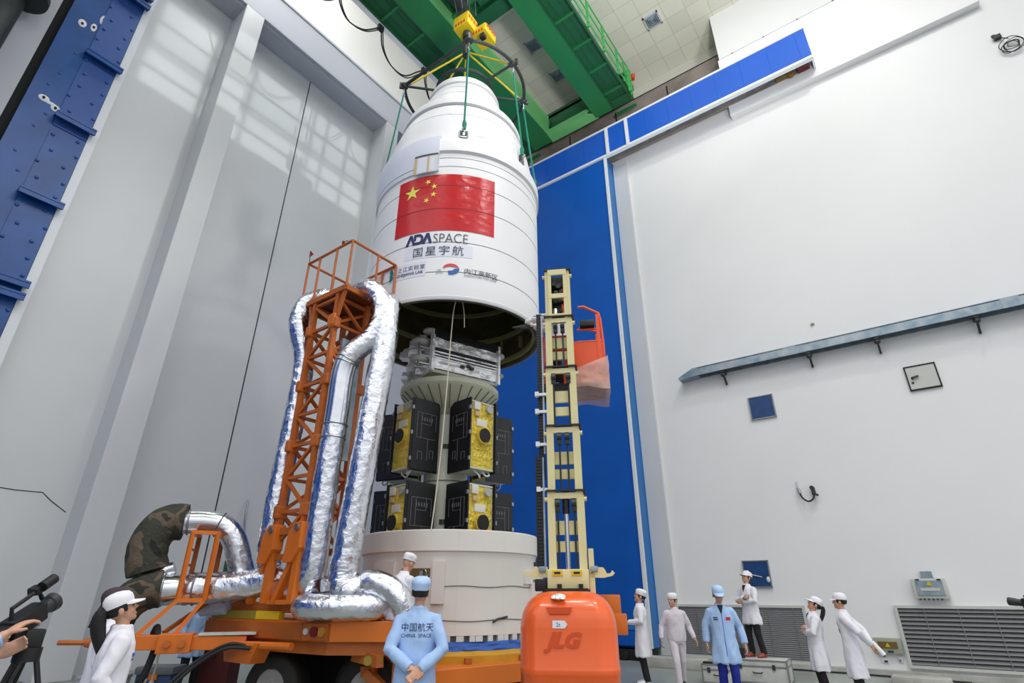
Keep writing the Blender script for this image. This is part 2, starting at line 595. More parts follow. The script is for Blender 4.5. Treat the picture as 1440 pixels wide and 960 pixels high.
def remeshed(b, voxel, smooth_it=2):
    """union of overlapping closed shells as one continuous skin"""
    me = b.mesh('shell', 'skin', 0)
    o = bpy.data.objects.new('shell', me)
    COL.objects.link(o)
    md = o.modifiers.new('r', 'REMESH')
    md.mode = 'VOXEL'
    md.voxel_size = voxel
    if smooth_it:
        sm = o.modifiers.new('s', 'SMOOTH')
        sm.iterations = smooth_it
        sm.factor = 0.5
    dg = bpy.context.evaluated_depsgraph_get()
    out = bpy.data.meshes.new_from_object(o.evaluated_get(dg))
    bpy.data.objects.remove(o)
    bpy.data.meshes.remove(me)
    out.polygons.foreach_set('use_smooth', [True] * len(out.polygons))
    out.materials.clear()
    return out
# ================================================================== THE HALL
b = MB().box((-1, 4, -0.1), (34, 30, 0.2))
structure(b.build('floor', 'floor', smooth=0))

b = MB().box((0.2, 4.4, 23.31), (22.6, 29, 0.3)).box((-14, 4.4, 29.6), (6, 29, 0.3))
structure(b.build('ceiling', 'ceiling', smooth=0))

# left wall: lower bay, bright upper strip, vertical joint and hairline cracks
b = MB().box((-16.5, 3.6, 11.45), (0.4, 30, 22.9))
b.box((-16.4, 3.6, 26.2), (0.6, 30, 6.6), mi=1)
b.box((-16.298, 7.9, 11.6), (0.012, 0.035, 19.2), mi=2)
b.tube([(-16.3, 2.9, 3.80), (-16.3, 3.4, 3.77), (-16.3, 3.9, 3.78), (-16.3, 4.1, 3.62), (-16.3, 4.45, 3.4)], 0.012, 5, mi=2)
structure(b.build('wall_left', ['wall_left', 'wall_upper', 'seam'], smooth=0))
b = MB().box((-15.83, 3.6, 22.05), (0.94, 30, 1.7))
b.box((-15.34, 3.6, 22.84), (0.06, 30, 0.12))
b.box((-15.9, 3.6, 21.16), (0.8, 30, 0.1))
structure(b.build('trim_1', 'fascia', smooth=0, bevel=0.02))
for k, y in enumerate((4.9, 11.62)):
    b = MB().box((-15.83, y, 10.6), (0.96, 0.7, 21.2))
    structure(b.build('trim_%d' % (k + 2), 'wall_left', smooth=0, bevel=0.02))

# right wall with the crane recess above the sliding door
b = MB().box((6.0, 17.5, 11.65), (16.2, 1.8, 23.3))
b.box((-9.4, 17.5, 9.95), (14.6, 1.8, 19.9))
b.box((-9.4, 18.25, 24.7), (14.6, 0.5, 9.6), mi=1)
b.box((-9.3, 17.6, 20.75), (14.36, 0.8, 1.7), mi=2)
for x in (-14, -11.6, -9.2, -6.8, -4.4):
    b.box((x, 17.19, 20.65), (0.05, 0.03, 1.5), mi=3)
b.box((-9.3, 17.62, 21.67), (14.36, 0.7, 0.16), mi=3)
b.box((-9.3, 17.55, 21.8), (14.36, 0.12, 0.14), mi=3)
structure(b.build('wall_right', ['wall_right', 'beige', 'raw_concrete', 'dark_gap'], smooth=0))
b = MB().box((1.45, 16.48, 18.9), (7.16, 0.26, 2.9))
structure(b.build('trim_4', 'wall_right', smooth=0, bevel=0.015))
b = MB().box((6.0, 16.56, 20.47), (16.1, 0.12, 0.16))
for k in range(14):
    b.cyl((-1.6 + k * 1.15, 16.47, 20.5), (-1.6 + k * 1.15, 16.52, 20.5), 0.035, 8, mi=1)
structure(b.build('trim_5', ['fascia', 'iron'], smooth=0))
b = MB().box((-6.62, 16.54, 8.9), (0.62, 0.12, 17.6))
structure(b.build('trim_6', 'wall_left', smooth=0))
b = MB().box((3.2, 16.5, 0.05), (19.6, 0.2, 0.1))
structure(b.build('baseboard_right', 'plinth', smooth=0))

# big blue sliding door (door_1)
d1 = MB().box((-11.4, 16.2, 9.1), (8.86, 0.7, 17.6))
d1.box((-11.4, 15.835, 0.78), (8.86, 0.03, 0.1), mi=1)
door = structure(d1.build('door_1', ['door_blue', 'door_blue_edge'], smooth=0, bevel=0.02))
b = MB().box((-6.94, 15.86, 9.1), (0.1, 0.1, 17.6))
b.build('edge_trim', 'trim_white', door, smooth=0)
b = MB().box((-6.95, 16.24, 9.1), (0.05, 0.6, 17.6)).box((-6.93, 16.0, 9.1), (0.05, 0.06, 17.6)).box((-6.93, 16.5, 9.1), (0.06, 0.08, 17.6))
b.build('side_edge', 'door_blue_edge', door, smooth=0)
b = MB().box((-11.2, 15.85, 0.52), (8.4, 0.16, 0.36))
b.build('bottom_rail', 'door_blue', door, smooth=0, bevel=0.02)
b = MB().box((-10.9, 15.98, 0.13), (8.0, 0.5, 0.26))
for k in range(14):
    b.cyl((-13.4 + k * 0.48, 15.6, 0.12), (-13.4 + k * 0.48, 15.72, 0.12), 0.1, 12)
b.build('floor_track', 'dark_gap', door, smooth=30)

# blue steel door post on the left wall (door_2)
d2 = MB().box((-16.1, 1.33, 10.7), (0.42, 1.46, 21.4))
d2.box((-15.885, 1.68, 15.6), (0.04, 0.74, 5.6), mi=1).box((-15.885, 1.68, 5.4), (0.04, 0.74, 14.4))
post = structure(d2.build('door_2', ['post_blue', 'post_speckle'], smooth=0))
for z in (18.75, 18.35, 15.5, 13.1, 10.6, 8.3, 7.98, 5.4, 2.7):
    b = MB().box((-15.75, 1.7, z), (0.26, 0.9, 0.05)).box((-15.66, 1.7, z - 0.07), (0.05, 0.9, 0.16))
    b.build('cleat', 'post_blue', post, smooth=0)
b = MB()
for k in range(44):
    z = 1.0 + k * 0.46
    for y in (1.42, 1.93):
        b.ball((-15.86, y + 0.08 * sin(k * 2.4), z + (0.14 if y > 1.5 else 0)), (0.03, 0.045, 0.045), 8, 6)
for k in range(12):
    b.ball((-15.89, 0.9 + 0.1 * (k % 3), 7.4 + k * 0.7 + (k % 2) * 0.2), (0.02, 0.04, 0.04), 8, 6)
b.build('rivets', 'post_blue', post)
b = MB()
for y, z, ry, rz_ in ((1.33, 16.95, 0.09, 0.2), (1.2, 16.5, 0.07, 0.15), (0.95, 16.4, 0.1, 0.14), (0.94, 13.42, 0.12, 0.1), (1.1, 13.37, 0.16, 0.05), (1.22, 13.3, 0.1, 0.1), (0.76, 10.2, 0.06, 0.12)):
    b.ball((-15.888, y, z), (0.012, ry, rz_), 14, 8)
for y, z in ((1.33, 16.97), (1.2, 16.5), (0.95, 16.38), (0.93, 13.43), (1.22, 13.3)):
    b.ball((-15.876, y, z), (0.012, 0.035, 0.05), 10, 6, mi=1)
b.build('primer_spots', ['primer', 'dark_gap'], post)
b = MB().box((-16.08, 2.17, 10.7), (0.36, 0.2, 21.4))
b.build('edge_strip', 'trim_white', post, smooth=0)
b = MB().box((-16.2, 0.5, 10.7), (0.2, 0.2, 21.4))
b.build('gap_strip', 'dark_gap', post, smooth=0)  # near-black strip stands in for the shaded gap beside the post
# the door leaf that belongs to that post: pale upper panel, blue lower sheet
d3 = MB().box((-16.12, -3.9, 16.6), (0.3, 8.6, 9.6)).box((-16.12, -3.9, 5.9), (0.34, 8.6, 11.4), mi=1)
structure(d3.build('door_3', ['fascia', 'post_blue'], smooth=0))

# blue hall door behind the photographer's left, seen only as a blue streak in the foil ducts
d4 = MB().box((-10.5, -9.2, 6.0), (9.0, 0.3, 12.0))
structure(d4.build('door_4', 'door_blue', smooth=0))

# high window in the wall beyond the right edge of the picture: its light falls in barred patches on the left wall
b = MB().box((13, 4.3, 19.6), (.2, 2.2, 6.4)).box((13, 11.2, 19.6), (.2, 3.4, 6.4)).box((13, 7.4, 21.75), (.2, 4.4, 2.1)).box((13, 7.4, 17.65), (.2, 4.4, 2.5))
structure(b.build('blocker_far_right', 'wall_right', smooth=0))
b = MB()
for z in (19.25, 19.62, 19.74, 20.2):
    b.box((13, 7.45, z), (.06, 4.1, .07))
for y in (6.25, 6.95, 8.2, 8.5, 9.0):
    b.box((13, y, 19.55), (.06, .07, 2.3))
structure(b.build('window_bars', 'trim_white', smooth=0))

# dark vertical pipe in the top left corner
t = thing('drain_pipe', 'dark vertical pipe with a flange in the upper left corner of the hall', 'pipe', (-15.5, -0.52, 0))
b = MB().cyl((-15.5, -0.52, 0), (-15.5, -0.52, 22.5), 0.36, 24)
b.build('pipe', 'iron', t)
b = MB().cyl((-15.35, -0.38, 15.62), (-15.35, -0.38, 17.2), 0.56, 24).cyl((-15.35, -0.38, 15.6), (-15.35, -0.38, 15.75), 0.6, 24)
b.build('flange', 'iron', t)

# white-edged blue cladding of the door track, running out over the white wall
t = thing('door_track_housing', 'long blue clad track housing with white edges above the sliding door', 'track housing', (-7.5, 16.2, 17.8))
b = MB().box((-7.6, 15.83, 18.5), (16.7, 0.1, 1.34))
for k in range(18):
    b.box((-15.2 + k * 0.92, 15.778, 18.5), (0.012, 0.01, 1.3), mi=1)
b.build('cladding', ['rail_blue', 'door_blue'], t, smooth=0)
b = MB().box((-7.6, 16.1, 19.22), (16.74, 0.68, 0.08))
b.build('top_trim', 'trim_white', t, smooth=0)
b = MB().box((-7.6, 15.84, 17.8), (16.74, 0.16, 0.1))
b.build('bottom_trim', 'trim_white', t, smooth=0)
for x in (-6.74, -5.86):
    MB().box((x, 15.76, 18.5), (0.13, 0.06, 1.4)).build('divider', 'trim_white', t, smooth=0)
b = MB().box((0.74, 16.18, 17.83), (0.06, 0.8, 0.1)).box((0.74, 16.18, 19.2), (0.06, 0.8, 0.1)).box((0.745, 16.18, 18.5), (0.04, 0.76, 1.34))
b.build('end_trim', 'trim_white', t, smooth=0)
b = MB().box((-7.6, 16.15, 18.06), (16.6, 0.5, 0.06)).box((-7.6, 16.35, 17.98), (16.4, 0.1, 0.14), mi=1)
b.build('track', ['galv', 'raw_concrete'], t, smooth=0)
b = MB().box((0.42, 16.15, 17.93), (0.36, 0.3, 0.18), mi=0).cyl((0.02, 16.1, 17.9), (0.02, 16.25, 17.9), 0.13, 16, mi=1).box((-0.2, 16.2, 17.93), (0.5, 0.16, 0.1), mi=1)
b.build('trolley', ['maroon', 'brown'], t, bevel=0.01)


# ------------------------------------------------------------------ fittings on the right wall
t = thing('cable_tray', 'long galvanised cable tray on brackets across the white wall', 'cable tray', (-1, 16.4, 7.9))
b = MB().box((1.6, 16.4, 8.12), (12.6, 0.36, 0.04)).box((1.6, 16.24, 8.0), (12.6, 0.04, 0.24)).box((1.6, 16.56, 8.0), (12.6, 0.04, 0.24))
b.prism([(-5.3, 7.84), (-4.7, 7.88), (-4.7, 8.14), (-4.82, 8.14), (-5.3, 7.92)], 0, 0.36, Q=Matrix(((1, 0, 0), (0, 0, -1), (0, 1, 0))), o=(0, 16.58, 0))
b.build('tray', 'galv', t, smooth=0)
for x in (-3.95, -1.55, 0.1, 2.2, 4.6):
    b = MB().box((x, 16.42, 7.84), (0.1, 0.34, 0.06)).beam((x, 16.28, 7.84), (x, 16.58, 7.5), 0.05).ball((x, 16.3, 7.74), 0.07, 10, 8)
    b.build('bracket', 'iron', t, smooth=30)
for x in (-2.0, 2.9):
    MB().box((x, 16.215, 8.0), (0.35, 0.015, 0.26)).build('joint_plate', 'galv', t, smooth=0)


def wall_hatch(name, label, cat, x0, x1, z0, z1, face, extra=None, y=16.6):
    cx, cz, w, h = (x0 + x1) / 2, (z0 + z1) / 2, x1 - x0, z1 - z0
    t = thing(name, label, cat, (cx, y, z0))
    b = MB()
    for a, c in (((cx, y - 0.03, z0), (w + 0.03, 0.06, 0.028)), ((cx, y - 0.03, z1), (w + 0.03, 0.06, 0.028)), ((x0, y - 0.03, cz), (0.028, 0.06, h)), ((x1, y - 0.03, cz), (0.028, 0.06, h))):
        b.box(a, c)
    b.build('frame', 'alu' if face != 'box_grey' else 'dark_gap', t, smooth=0)
    MB().box((cx, y - 0.02, cz), (w - 0.03, 0.05, h - 0.03)).build('panel', face, t, smooth=0)
    if extra:
        extra(t, cx, cz, w, h, y)
    return t


def latch(t, cx, cz, w, h, y):
    b = MB().cyl((cx - w * .33, y - 0.045, cz + 0.0), (cx - w * .33, y - 0.09, cz), 0.03, 10)
    b.beam((cx - w * .36, y - 0.085, cz + 0.0), (cx - w * .12, y - 0.085, cz + 0.03), 0.035)
    b.cyl((cx - w * .36, y - 0.045, cz - 0.12), (cx - w * .36, y - 0.06, cz - 0.12), 0.03, 10)
    b.build('latch', 'iron', t)


def scraps(t, cx, cz, w, h, y):
    b = MB().box((cx - 0.25, y - 0.05, cz + 0.05), (0.1, 0.02, 0.08)).beam((cx - 0.2, y - 0.055, cz + 0.0), (cx + 0.12, y - 0.055, cz - 0.08), 0.05, 0.015)
    b.ball((cx + w * .42, y - 0.05, cz - h * .22), (0.05, 0.02, 0.07), 10, 8)
    b.build('tape', 'primer', t)


wall_hatch('wall_hatch', 'dark blue square hatch high on the white wall under the cable tray', 'hatch', -3.42, -2.76, 6.28, 6.94, 'hatch_blue')
wall_hatch('wall_hatch', 'dark blue hatch with white tape low on the wall beside the standing man', 'hatch', -4.36, -3.72, 1.82, 2.46, 'hatch_blue', scraps)
wall_hatch('wall_hatch', 'white square access hatch with black outline and lever latch', 'hatch', 0.48, 1.12, 6.36, 6.98, 'box_grey', latch)

t = thing('electrical_box', 'grey electrical cabinet with yellow sign and conduit stub on the wall', 'electrical box', (-0.34, 16.6, 1.57))
MB().box((-0.34, 16.5, 1.77), (0.64, 0.2, 0.42), ch=0.02).build('case', 'box_grey', t)
b = MB().box((-0.34, 16.385, 1.78), (0.5, 0.03, 0.3)).box((-0.34, 16.365, 1.75), (0.36, 0.015, 0.06), mi=1)
b.build('cover', ['galv', 'box_grey'], t, smooth=0)
MB().prism([(-0.06, 0), (0.06, 0), (0, 0.1)], 0, 0.01, Q=Matrix(((1, 0, 0), (0, 0, -1), (0, 1, 0))), o=(-0.34, 16.366, 1.83)).build('warning_sign', 'yellow', t, smooth=0)
MB().box((-0.34, 16.5, 2.05), (0.22, 0.16, 0.15)).box((-0.34, 16.5, 1.985), (0.26, 0.18, 0.02)).build('conduit_box', 'galv', t, smooth=0)
for dx in (-0.2, 0.2):
    MB().box((-0.34 + dx, 16.38, 1.95), (0.07, 0.03, 0.03)).build('clip', 'iron', t, smooth=0)
for k in range(6):
    MB().cyl((-0.58 + k * 0.08, 16.42, 1.57), (-0.58 + k * 0.08, 16.42, 1.53), 0.018, 8).build('cable_gland', 'iron', t)

t = thing('junction_box', 'grey green box with a yellow triangle on a brown plate near the floor', 'electrical box', (-1.45, 16.6, 0.43))
MB().box((-1.45, 16.54, 0.58), (0.54, 0.12, 0.32), ch=0.02).build('case', 'box_green', t)
MB().box((-1.45, 16.47, 0.6), (0.38, 0.02, 0.13)).build('plate', 'brown', t, smooth=0)
MB().prism([(-0.05, 0), (0.05, 0), (0, 0.09)], 0, 0.01, Q=Matrix(((1, 0, 0), (0, 0, -1), (0, 1, 0))), o=(-1.45, 16.46, 0.56)).build('warning_sign', 'yellow', t, smooth=0)
MB().box((-1.42, 16.47, 0.47), (0.11, 0.015, 0.035)).build('nameplate', 'ink', t, smooth=0)
t = thing('wall_socket', 'small white socket plate with dark slots under the brown plated box', 'socket', (-1.58, 16.6, 0.22))
MB().box((-1.58, 16.585, 0.28), (0.13, 0.03, 0.11), ch=0.006).build('plate', 'paper', t)
MB().box((-1.57, 16.565, 0.26), (0.07, 0.012, 0.04)).build('slot', 'ink', t, smooth=0)
MB().box((-1.6, 16.575, 0.37), (0.07, 0.05, 0.025)).build('switch', 'ink', t, smooth=0)
t = thing('wall_socket', 'small yellowish socket plate left of the right hand louvre', 'socket', (-1.28, 16.6, 0.24))
MB().box((-1.28, 16.585, 0.31), (0.09, 0.03, 0.13), ch=0.006).build('plate', 'logo_paper', t)
MB().box((-1.29, 16.566, 0.29), (0.035, 0.012, 0.05)).build('slot', 'yellow_old', t, smooth=0)

for (x0, x1, z0, z1, lab, bl) in ((-6.3, -3.1, 0.16, 1.33, 'wide grey louvre grille low on the wall behind the walking men', 0), (-1.08, 3.2, 0.22, 1.36, 'wide grey louvre grille low on the wall at the right edge', 1)):
    cx, cz = (x0 + x1) / 2, (z0 + z1) / 2
    t = thing('louvre_grille', lab, 'louvre', (cx, 16.6, z0), group=None)
    b = MB()
    for a, c in (((cx, 16.56, z0 - .03), (x1 - x0 + .12, 0.1, 0.06)), ((cx, 16.56, z1 + .03), (x1 - x0 + .12, 0.1, 0.06)), ((x0 - .03, 16.56, cz), (0.06, 0.1, z1 - z0)), ((x1 + .03, 16.56, cz), (0.06, 0.1, z1 - z0))):
        b.box(a, c)
    b.build('frame', 'box_grey', t, smooth=0)
    MB().box((cx, 16.59, cz), (x1 - x0, 0.02, z1 - z0)).build('backing', 'grey_gap', t, smooth=0)
    b = MB()
    n = 26 if bl == 0 else 13
    for k in range(n):
        z = z0 + (k + .5) * (z1 - z0) / n
        b.box((cx, 16.55, z), (x1 - x0, 0.085 if bl else 0.055, 0.01), rot=Matrix.Rotation(R(62 if bl == 0 else 50), 3, 'X'))
    b.build('slats', 'louvre', t, smooth=0)
    k = x0 + 0.5
    while k < x1:
        MB().box((k, 16.525, cz), (0.012, 0.012, z1 - z0)).build('mullion', 'alu', t, smooth=0)
        k += 0.62

t = thing('hose_fitting', 'small wall fitting with a bent black hose and valve on the white wall', 'hose', (-2.4, 16.6, 3.87))
b = MB().tube(curve_pts([(-2.58, 16.5, 4.1), (-2.52, 16.45, 3.95), (-2.4, 16.43, 3.86), (-2.28, 16.45, 3.92), (-2.24, 16.5, 4.05)], 20), 0.022, 8)
b.build('hose', 'cable', t)
b = MB().cyl((-2.62, 16.56, 4.4), (-2.6, 16.52, 4.2), 0.015, 8).cyl((-2.6, 16.52, 4.22), (-2.57, 16.5, 4.08), 0.04, 10)
b.build('nozzle', 'steel', t)
b = MB().cyl((-2.26, 16.6, 4.2), (-2.26, 16.44, 4.2), 0.055, 12).box((-2.24, 16.5, 4.08), (0.09, 0.12, 0.12), ch=0.015).cyl((-2.2, 16.46, 4.02), (-2.14, 16.46, 4.0), 0.03, 8)
b.build('valve', 'iron', t)

t = thing('coiled_cable', 'loose coil of black cable hanging high on the white wall', 'cable', (5.15, 16.6, 15.3))
b = MB()
for k in range(5):
    c = V((5.2 + 0.05 * sin(k * 2.1), 16.5, 15.55 + 0.05 * cos(k * 1.7)))
    rr = 0.26 - 0.035 * k
    b.tube([c + V((cos(a * 2 * pi / 28) * rr, 0.02 * sin(a * .7 + k), sin(a * 2 * pi / 28) * rr)) for a in range(28)], 0.011, 6, closed=True)
b.tube([(5.06, 16.5, 16.0), (5.1, 16.48, 15.9), (5.2, 16.48, 15.8)], 0.014, 6)
b.build('coil', 'cable', t)
MB().box((5.03, 16.54, 16.05), (0.16, 0.12, 0.14), ch=0.02).box((4.95, 16.5, 16.1), (0.08, 0.05, 0.08)).build('hook_plate', 'iron', t)

t = MB().box((-1.29, 16.58, 8.8), (0.1, 0.04, 0.05), ch=0.01).cyl((-1.29, 16.6, 8.8), (-1.29, 16.54, 8.8), 0.03, 10).build('wall_sensor', 'box_green')
tag(t, 'tiny grey sensor alone on the white wall above the cable tray', 'sensor')
t = MB().tube(curve_pts([(-4.3, 16.1, 0.02), (-2.5, 16.12, 0.02), (-1.0, 16.0, 0.02), (-0.1, 15.92, 0.02)], 20), 0.02, 6).build('floor_cable', 'cable')
tag(t, 'black cable lying on the floor along the foot of the white wall', 'cable')
t = MB().box((-5.9, 14.9, 0.11), (1.5, 0.5, 0.22), ch=0.02).build('concrete_kerb', 'plinth')
tag(t, 'low pale concrete kerb on the floor beside the blue door', 'kerb')
t = MB().box((-0.9, 15.2, 0.07), (1.0, 0.5, 0.14), ch=0.02).build('packing_board', 'plinth')
tag(t, 'flat pale board lying on the floor under the brown plated box', 'board')

# ceiling vents
for (x, y, s, lab) in ((-4.03, 15.3, 0.29, 'square ceiling vent right of the green crane'), (-8.62, 13.3, 0.29, 'ceiling vent seen between the crane girders, nearer the hook'), (-8.55, 15.2, 0.29, 'ceiling vent seen between the crane girders, nearer the wall')):
    t = thing('ceiling_vent', lab, 'vent', (x, y, 23.1))
    b = MB()
    for k in range(4):
        a = k * pi / 2
        b.box((x + cos(a) * s, y + sin(a) * s, 23.13), (0.06, 2 * s + .06, 0.07), rz=a)
    b.build('frame', 'fascia', t, smooth=0)
    b = MB().box((x, y, 23.15), (2 * s, 2 * s, 0.02))
    b.build('backing', 'louvre', t, smooth=0)
    b = MB()
    for q in (0.75, 0.5, 0.25):
        for k in range(4):
            a = k * pi / 2
            b.box((x + cos(a) * s * q, y + sin(a) * s * q, 23.12), (0.02, 2 * s * q, 0.09), rot=Matrix.Rotation(a, 3, 'Z') @ Matrix.Rotation(R(40), 3, 'Y'))
    b.build('vanes', 'galv', t, smooth=0)
# ================================================================== FAIRING hanging from the crane
FX, FY = -7.57, 8.05
TH0 = atan2(-FY, -FX)                 # direction from the fairing axis towards the viewer's side


def on_shell(u, z, r, cx=FX, cy=FY, t0=TH0, rr=1.95):
    a = t0 + u / rr
    return V((cx + cos(a) * r, cy + sin(a) * r, z))


def wrap(b, u0, z0, r=1.958, sx=1.0):
    """lay flat artwork (x along the arc, y up) on the shell"""
    o = MB()
    o.v = [on_shell(u0 + p.x * sx, z0 + p.y, r) for p in b.v]
    o.f, o.m = b.f, b.m
    return o


fair = thing('payload_fairing', 'huge white rocket fairing with a red flag hanging open from the green crane', 'fairing', (FX, FY, 6.76))
SEAMW = 0.018
prof = [(1.93, 6.76, 0), (1.945, 6.84, 0)]


def wallz(z1, r, seams):
    for z in seams:
        prof.append((r, z - SEAMW / 2, 1))
        prof.append((r, z + SEAMW / 2, 0))
    prof.append((r, z1, 0))


wallz(10.32, 1.95, [7.37, 8.07, 8.91, 9.52, 10.04, 10.28])
prof += [(1.955, 10.40, 2), (2.0, 10.46, 0), (2.0, 10.72, 0), (1.975, 10.80, 0), (1.885, 10.95, 0), (1.83, 11.30, 0), (1.77, 11.62, 0)]  # grey lip undersides put the ledge's shadow line into the colour
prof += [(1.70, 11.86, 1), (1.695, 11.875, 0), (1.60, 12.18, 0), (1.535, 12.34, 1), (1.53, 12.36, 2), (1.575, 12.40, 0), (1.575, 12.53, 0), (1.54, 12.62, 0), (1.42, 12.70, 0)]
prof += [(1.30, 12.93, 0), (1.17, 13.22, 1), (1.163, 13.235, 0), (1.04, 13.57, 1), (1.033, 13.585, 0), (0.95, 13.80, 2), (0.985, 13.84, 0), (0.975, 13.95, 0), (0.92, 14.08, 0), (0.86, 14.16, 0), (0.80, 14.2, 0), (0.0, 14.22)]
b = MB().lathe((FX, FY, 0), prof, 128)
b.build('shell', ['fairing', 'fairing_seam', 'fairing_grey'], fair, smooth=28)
b = MB().lathe((FX, FY, 0), [(1.93, 6.76), (1.86, 6.76), (1.86, 10.6), (1.6, 11.4), (0.8, 13.2), (0.0, 13.3)], 96, flip=True)
b.build('inner_liner', 'liner', fair, smooth=40)
for z in (6.9, 7.55, 8.35, 9.2, 10.1):
    MB().lathe((FX, FY, 0), [(1.865, z - .05), (1.79, z - .05), (1.79, z + .05), (1.865, z + .05)], 96, flip=True).build('inner_rib', 'liner_rib', fair, smooth=30)
b = MB()
for k in range(4):
    u = 2.4 + k * 0.75
    b.box(on_shell(u, 7.2 + 0.1 * (k % 2), 1.83), (0.02, 0.14, 0.3), rz=TH0 + u / 1.95 + pi / 2)
b.build('inner_bracket', 'liner_rib', fair, smooth=0)
MB().lathe((FX, FY, 0), [(1.955, 6.755), (1.965, 6.78), (1.965, 6.83), (1.95, 6.85)], 96).build('rim', 'fairing_grey', fair)

# thicker cover on the left flank with the opened access door
a0, a1 = TH0 - 3.3 / 1.95, TH0 - 0.483 / 1.95
b = MB().lathe((FX, FY, 0), [(1.95, 9.92), (1.985, 9.93), (2.02, 10.4), (2.02, 10.80), (1.98, 10.92), (1.88, 10.96)], 40, a0, a1)
b.lathe((FX, FY, 0), [(1.987, 10.03), (1.9885, 10.045)], 40, a0, a1, mis=None)
pa, pb = on_shell(-0.483, 9.93, 1.95), on_shell(-0.483, 10.92, 1.9)
b.add([pa, on_shell(-0.483, 9.93, 1.985), on_shell(-0.483, 10.4, 2.02), on_shell(-0.483, 10.8, 2.02), on_shell(-0.483, 10.92, 1.98), pb], [(0, 1, 2, 3, 4, 5)])
b.build('side_cover', 'fairing_cool', fair, smooth=40)
b = MB()
for z in (10.05, 10.27):
    b.lathe((FX, FY, 0), [(1.992 + (z - 10) * .06, z - .007), (1.992 + (z - 10) * .06 + .001, z + .007)], 40, a0, TH0 - 1.05 / 1.95)
b.build('cover_joint', 'fairing_seam', fair)


def patch(u0, u1, z0, z1, r, mi=0, b=None, n=6):
    b = b or MB()
    return b.grid(lambda s, t: on_shell(u0 + (u1 - u0) * s, z0 + (z1 - z0) * t, r + (0.03 if False else 0)), n, 2, mi)


b = patch(-1.02, -0.49, 9.86, 10.36, 2.03)
b = patch(-1.02, -0.49, 10.32, 10.37, 2.034, 1, b)
b = patch(-1.02, -0.96, 9.86, 10.33, 2.033, 2, b)
b = patch(-0.72, -0.68, 9.86, 10.33, 2.033, 2, b)
b = patch(-0.54, -0.50, 9.86, 10.33, 2.033, 0, b)
b = patch(-0.94, -0.74, 9.88, 10.30, 2.032, 3, b)
b = patch(-0.66, -0.56, 9.9, 10.25, 2.032, 3, b)
b.build('access_door', ['fairing_grey', 'fairing_seam', 'tan', 'fairing_cool'], fair)

# red flag with its five stars
FU0, FU1, FZ0, FZ1 = -1.425, 0.765, 8.35, 9.82
b = MB().grid(lambda s, t: on_shell(FU0 + (FU1 - FU0) * s, FZ0 + (FZ1 - FZ0) * t, 1.956 + 0.003 * noise.noise(V((s * 9, t * 16, 3))) * (1 if s > .62 else .3)), 96, 64)
for z in (8.91, 9.52):
    b.lathe((FX, FY, 0), [(1.9605, z - .006), (1.9605, z + .006)], 30, TH0 + FU0 / 1.95, TH0 + FU1 / 1.95)
    for k in range(30):
        b.m[-1 - k] = 1
flag = b.build('flag', ['flag_red', mat('dark_red_joint', rgb(110, 12, 20), 0.5)], fair)


def star(u, z, r, ang, name='star'):
    pts = []
    for k in range(10):
        a = pi / 2 + ang + k * pi / 5
        q = r if k % 2 == 0 else r * 0.382
        pts.append((u + cos(a) * q, z + sin(a) * q))
    b = MB().add([on_shell(u, z, 1.9665)] + [on_shell(p[0], p[1], 1.9665) for p in pts], [(0, 1 + k, 1 + (k + 1) % 10) for k in range(10)])
    b.build(name, 'star', flag, smooth=0)


star(-1.05, 9.43, 0.20, 0)
for u, z, q in ((-0.69, 9.64, 0.4), (-0.55, 9.50, 0.15), (-0.555, 9.29, -0.1), (-0.70, 9.15, -0.4)):
    star(u, z, 0.075, q)

# lettering and logos
def lettering(b, name, u, z, m, parent=None, r=1.962, sx=1.0):
    return wrap(b, u, z, r, sx).build(name, m, parent or fair, smooth=0)


b = MB()
H = 0.25
sl = 0.095


def poly(pts, mi=0):
    b.add([V((p[0], p[1], 0)) for p in pts], [tuple(range(len(pts)))], mi)


# heavy mark: a bar-less A, a D whose stem is cut, a bar-less A
poly([(0, 0), (0.065, 0), (0.155, H), (0.095, H)])
poly([(0.095, H), (0.155, H), (0.205, 0.06), (0.175, 0.0)])
poly([(0.175, 0), (0.205, 0.06), (0.30, 0.06), (0.30, 0)])
poly([(0.19, H), (0.30, H), (0.30, H - .055), (0.24, H - .055), (0.24, 0.1), (0.19, 0.1)])
N_ = 10
arc_o = [(0.30 + 0.105 * sin(pi * k / N_), H / 2 + H / 2 * cos(pi * k / N_)) for k in range(N_ + 1)]
arc_i = [(0.30 + 0.05 * sin(pi * k / N_), H / 2 + (H / 2 - .058) * cos(pi * k / N_)) for k in range(N_ + 1)]
for k in range(N_):
    poly([arc_o[k], arc_i[k], arc_i[k + 1], arc_o[k + 1]])
poly([(0.37, 0), (0.435, 0), (0.52, H), (0.46, H)])
poly([(0.46, H), (0.52, H), (0.59, 0), (0.525, 0)])
lettering(b, 'heavy_lettering', -1.10, 8.06, 'navy')
lettering(text_mb('SPACE', 0.325, bold=-0.004), 'light_lettering', -0.50, 8.05, 'ink', sx=0.78)
b = MB().grid(lambda s, t: V((1.41 * s, 0.29 * t, 0)), 24, 1)
lettering(b, 'sticker', -1.10, 7.72, 'logo_paper', r=1.954)
for k, ch in enumerate('国星宇航'):
    lettering(text_mb(ch, 0.24), 'character', -0.915 + k * 0.272, 7.775, 'ink')
b = MB().grid(lambda s, t: V((0.86 * s, 0.34 * t, 0)), 16, 1)
lettering(b, 'sticker', -1.46, 7.30, 'logo_paper', r=1.954)
for k, ch in enumerate('之江实验室'):
    lettering(text_mb(ch, 0.118), 'character', -1.235 + k * 0.126, 7.475, 'ink')
lettering(text_mb('ZHEJIANG LAB', 0.088, bold=0.0015), 'small_lettering', -1.235, 7.365, 'ink', sx=1.0)
b = MB()
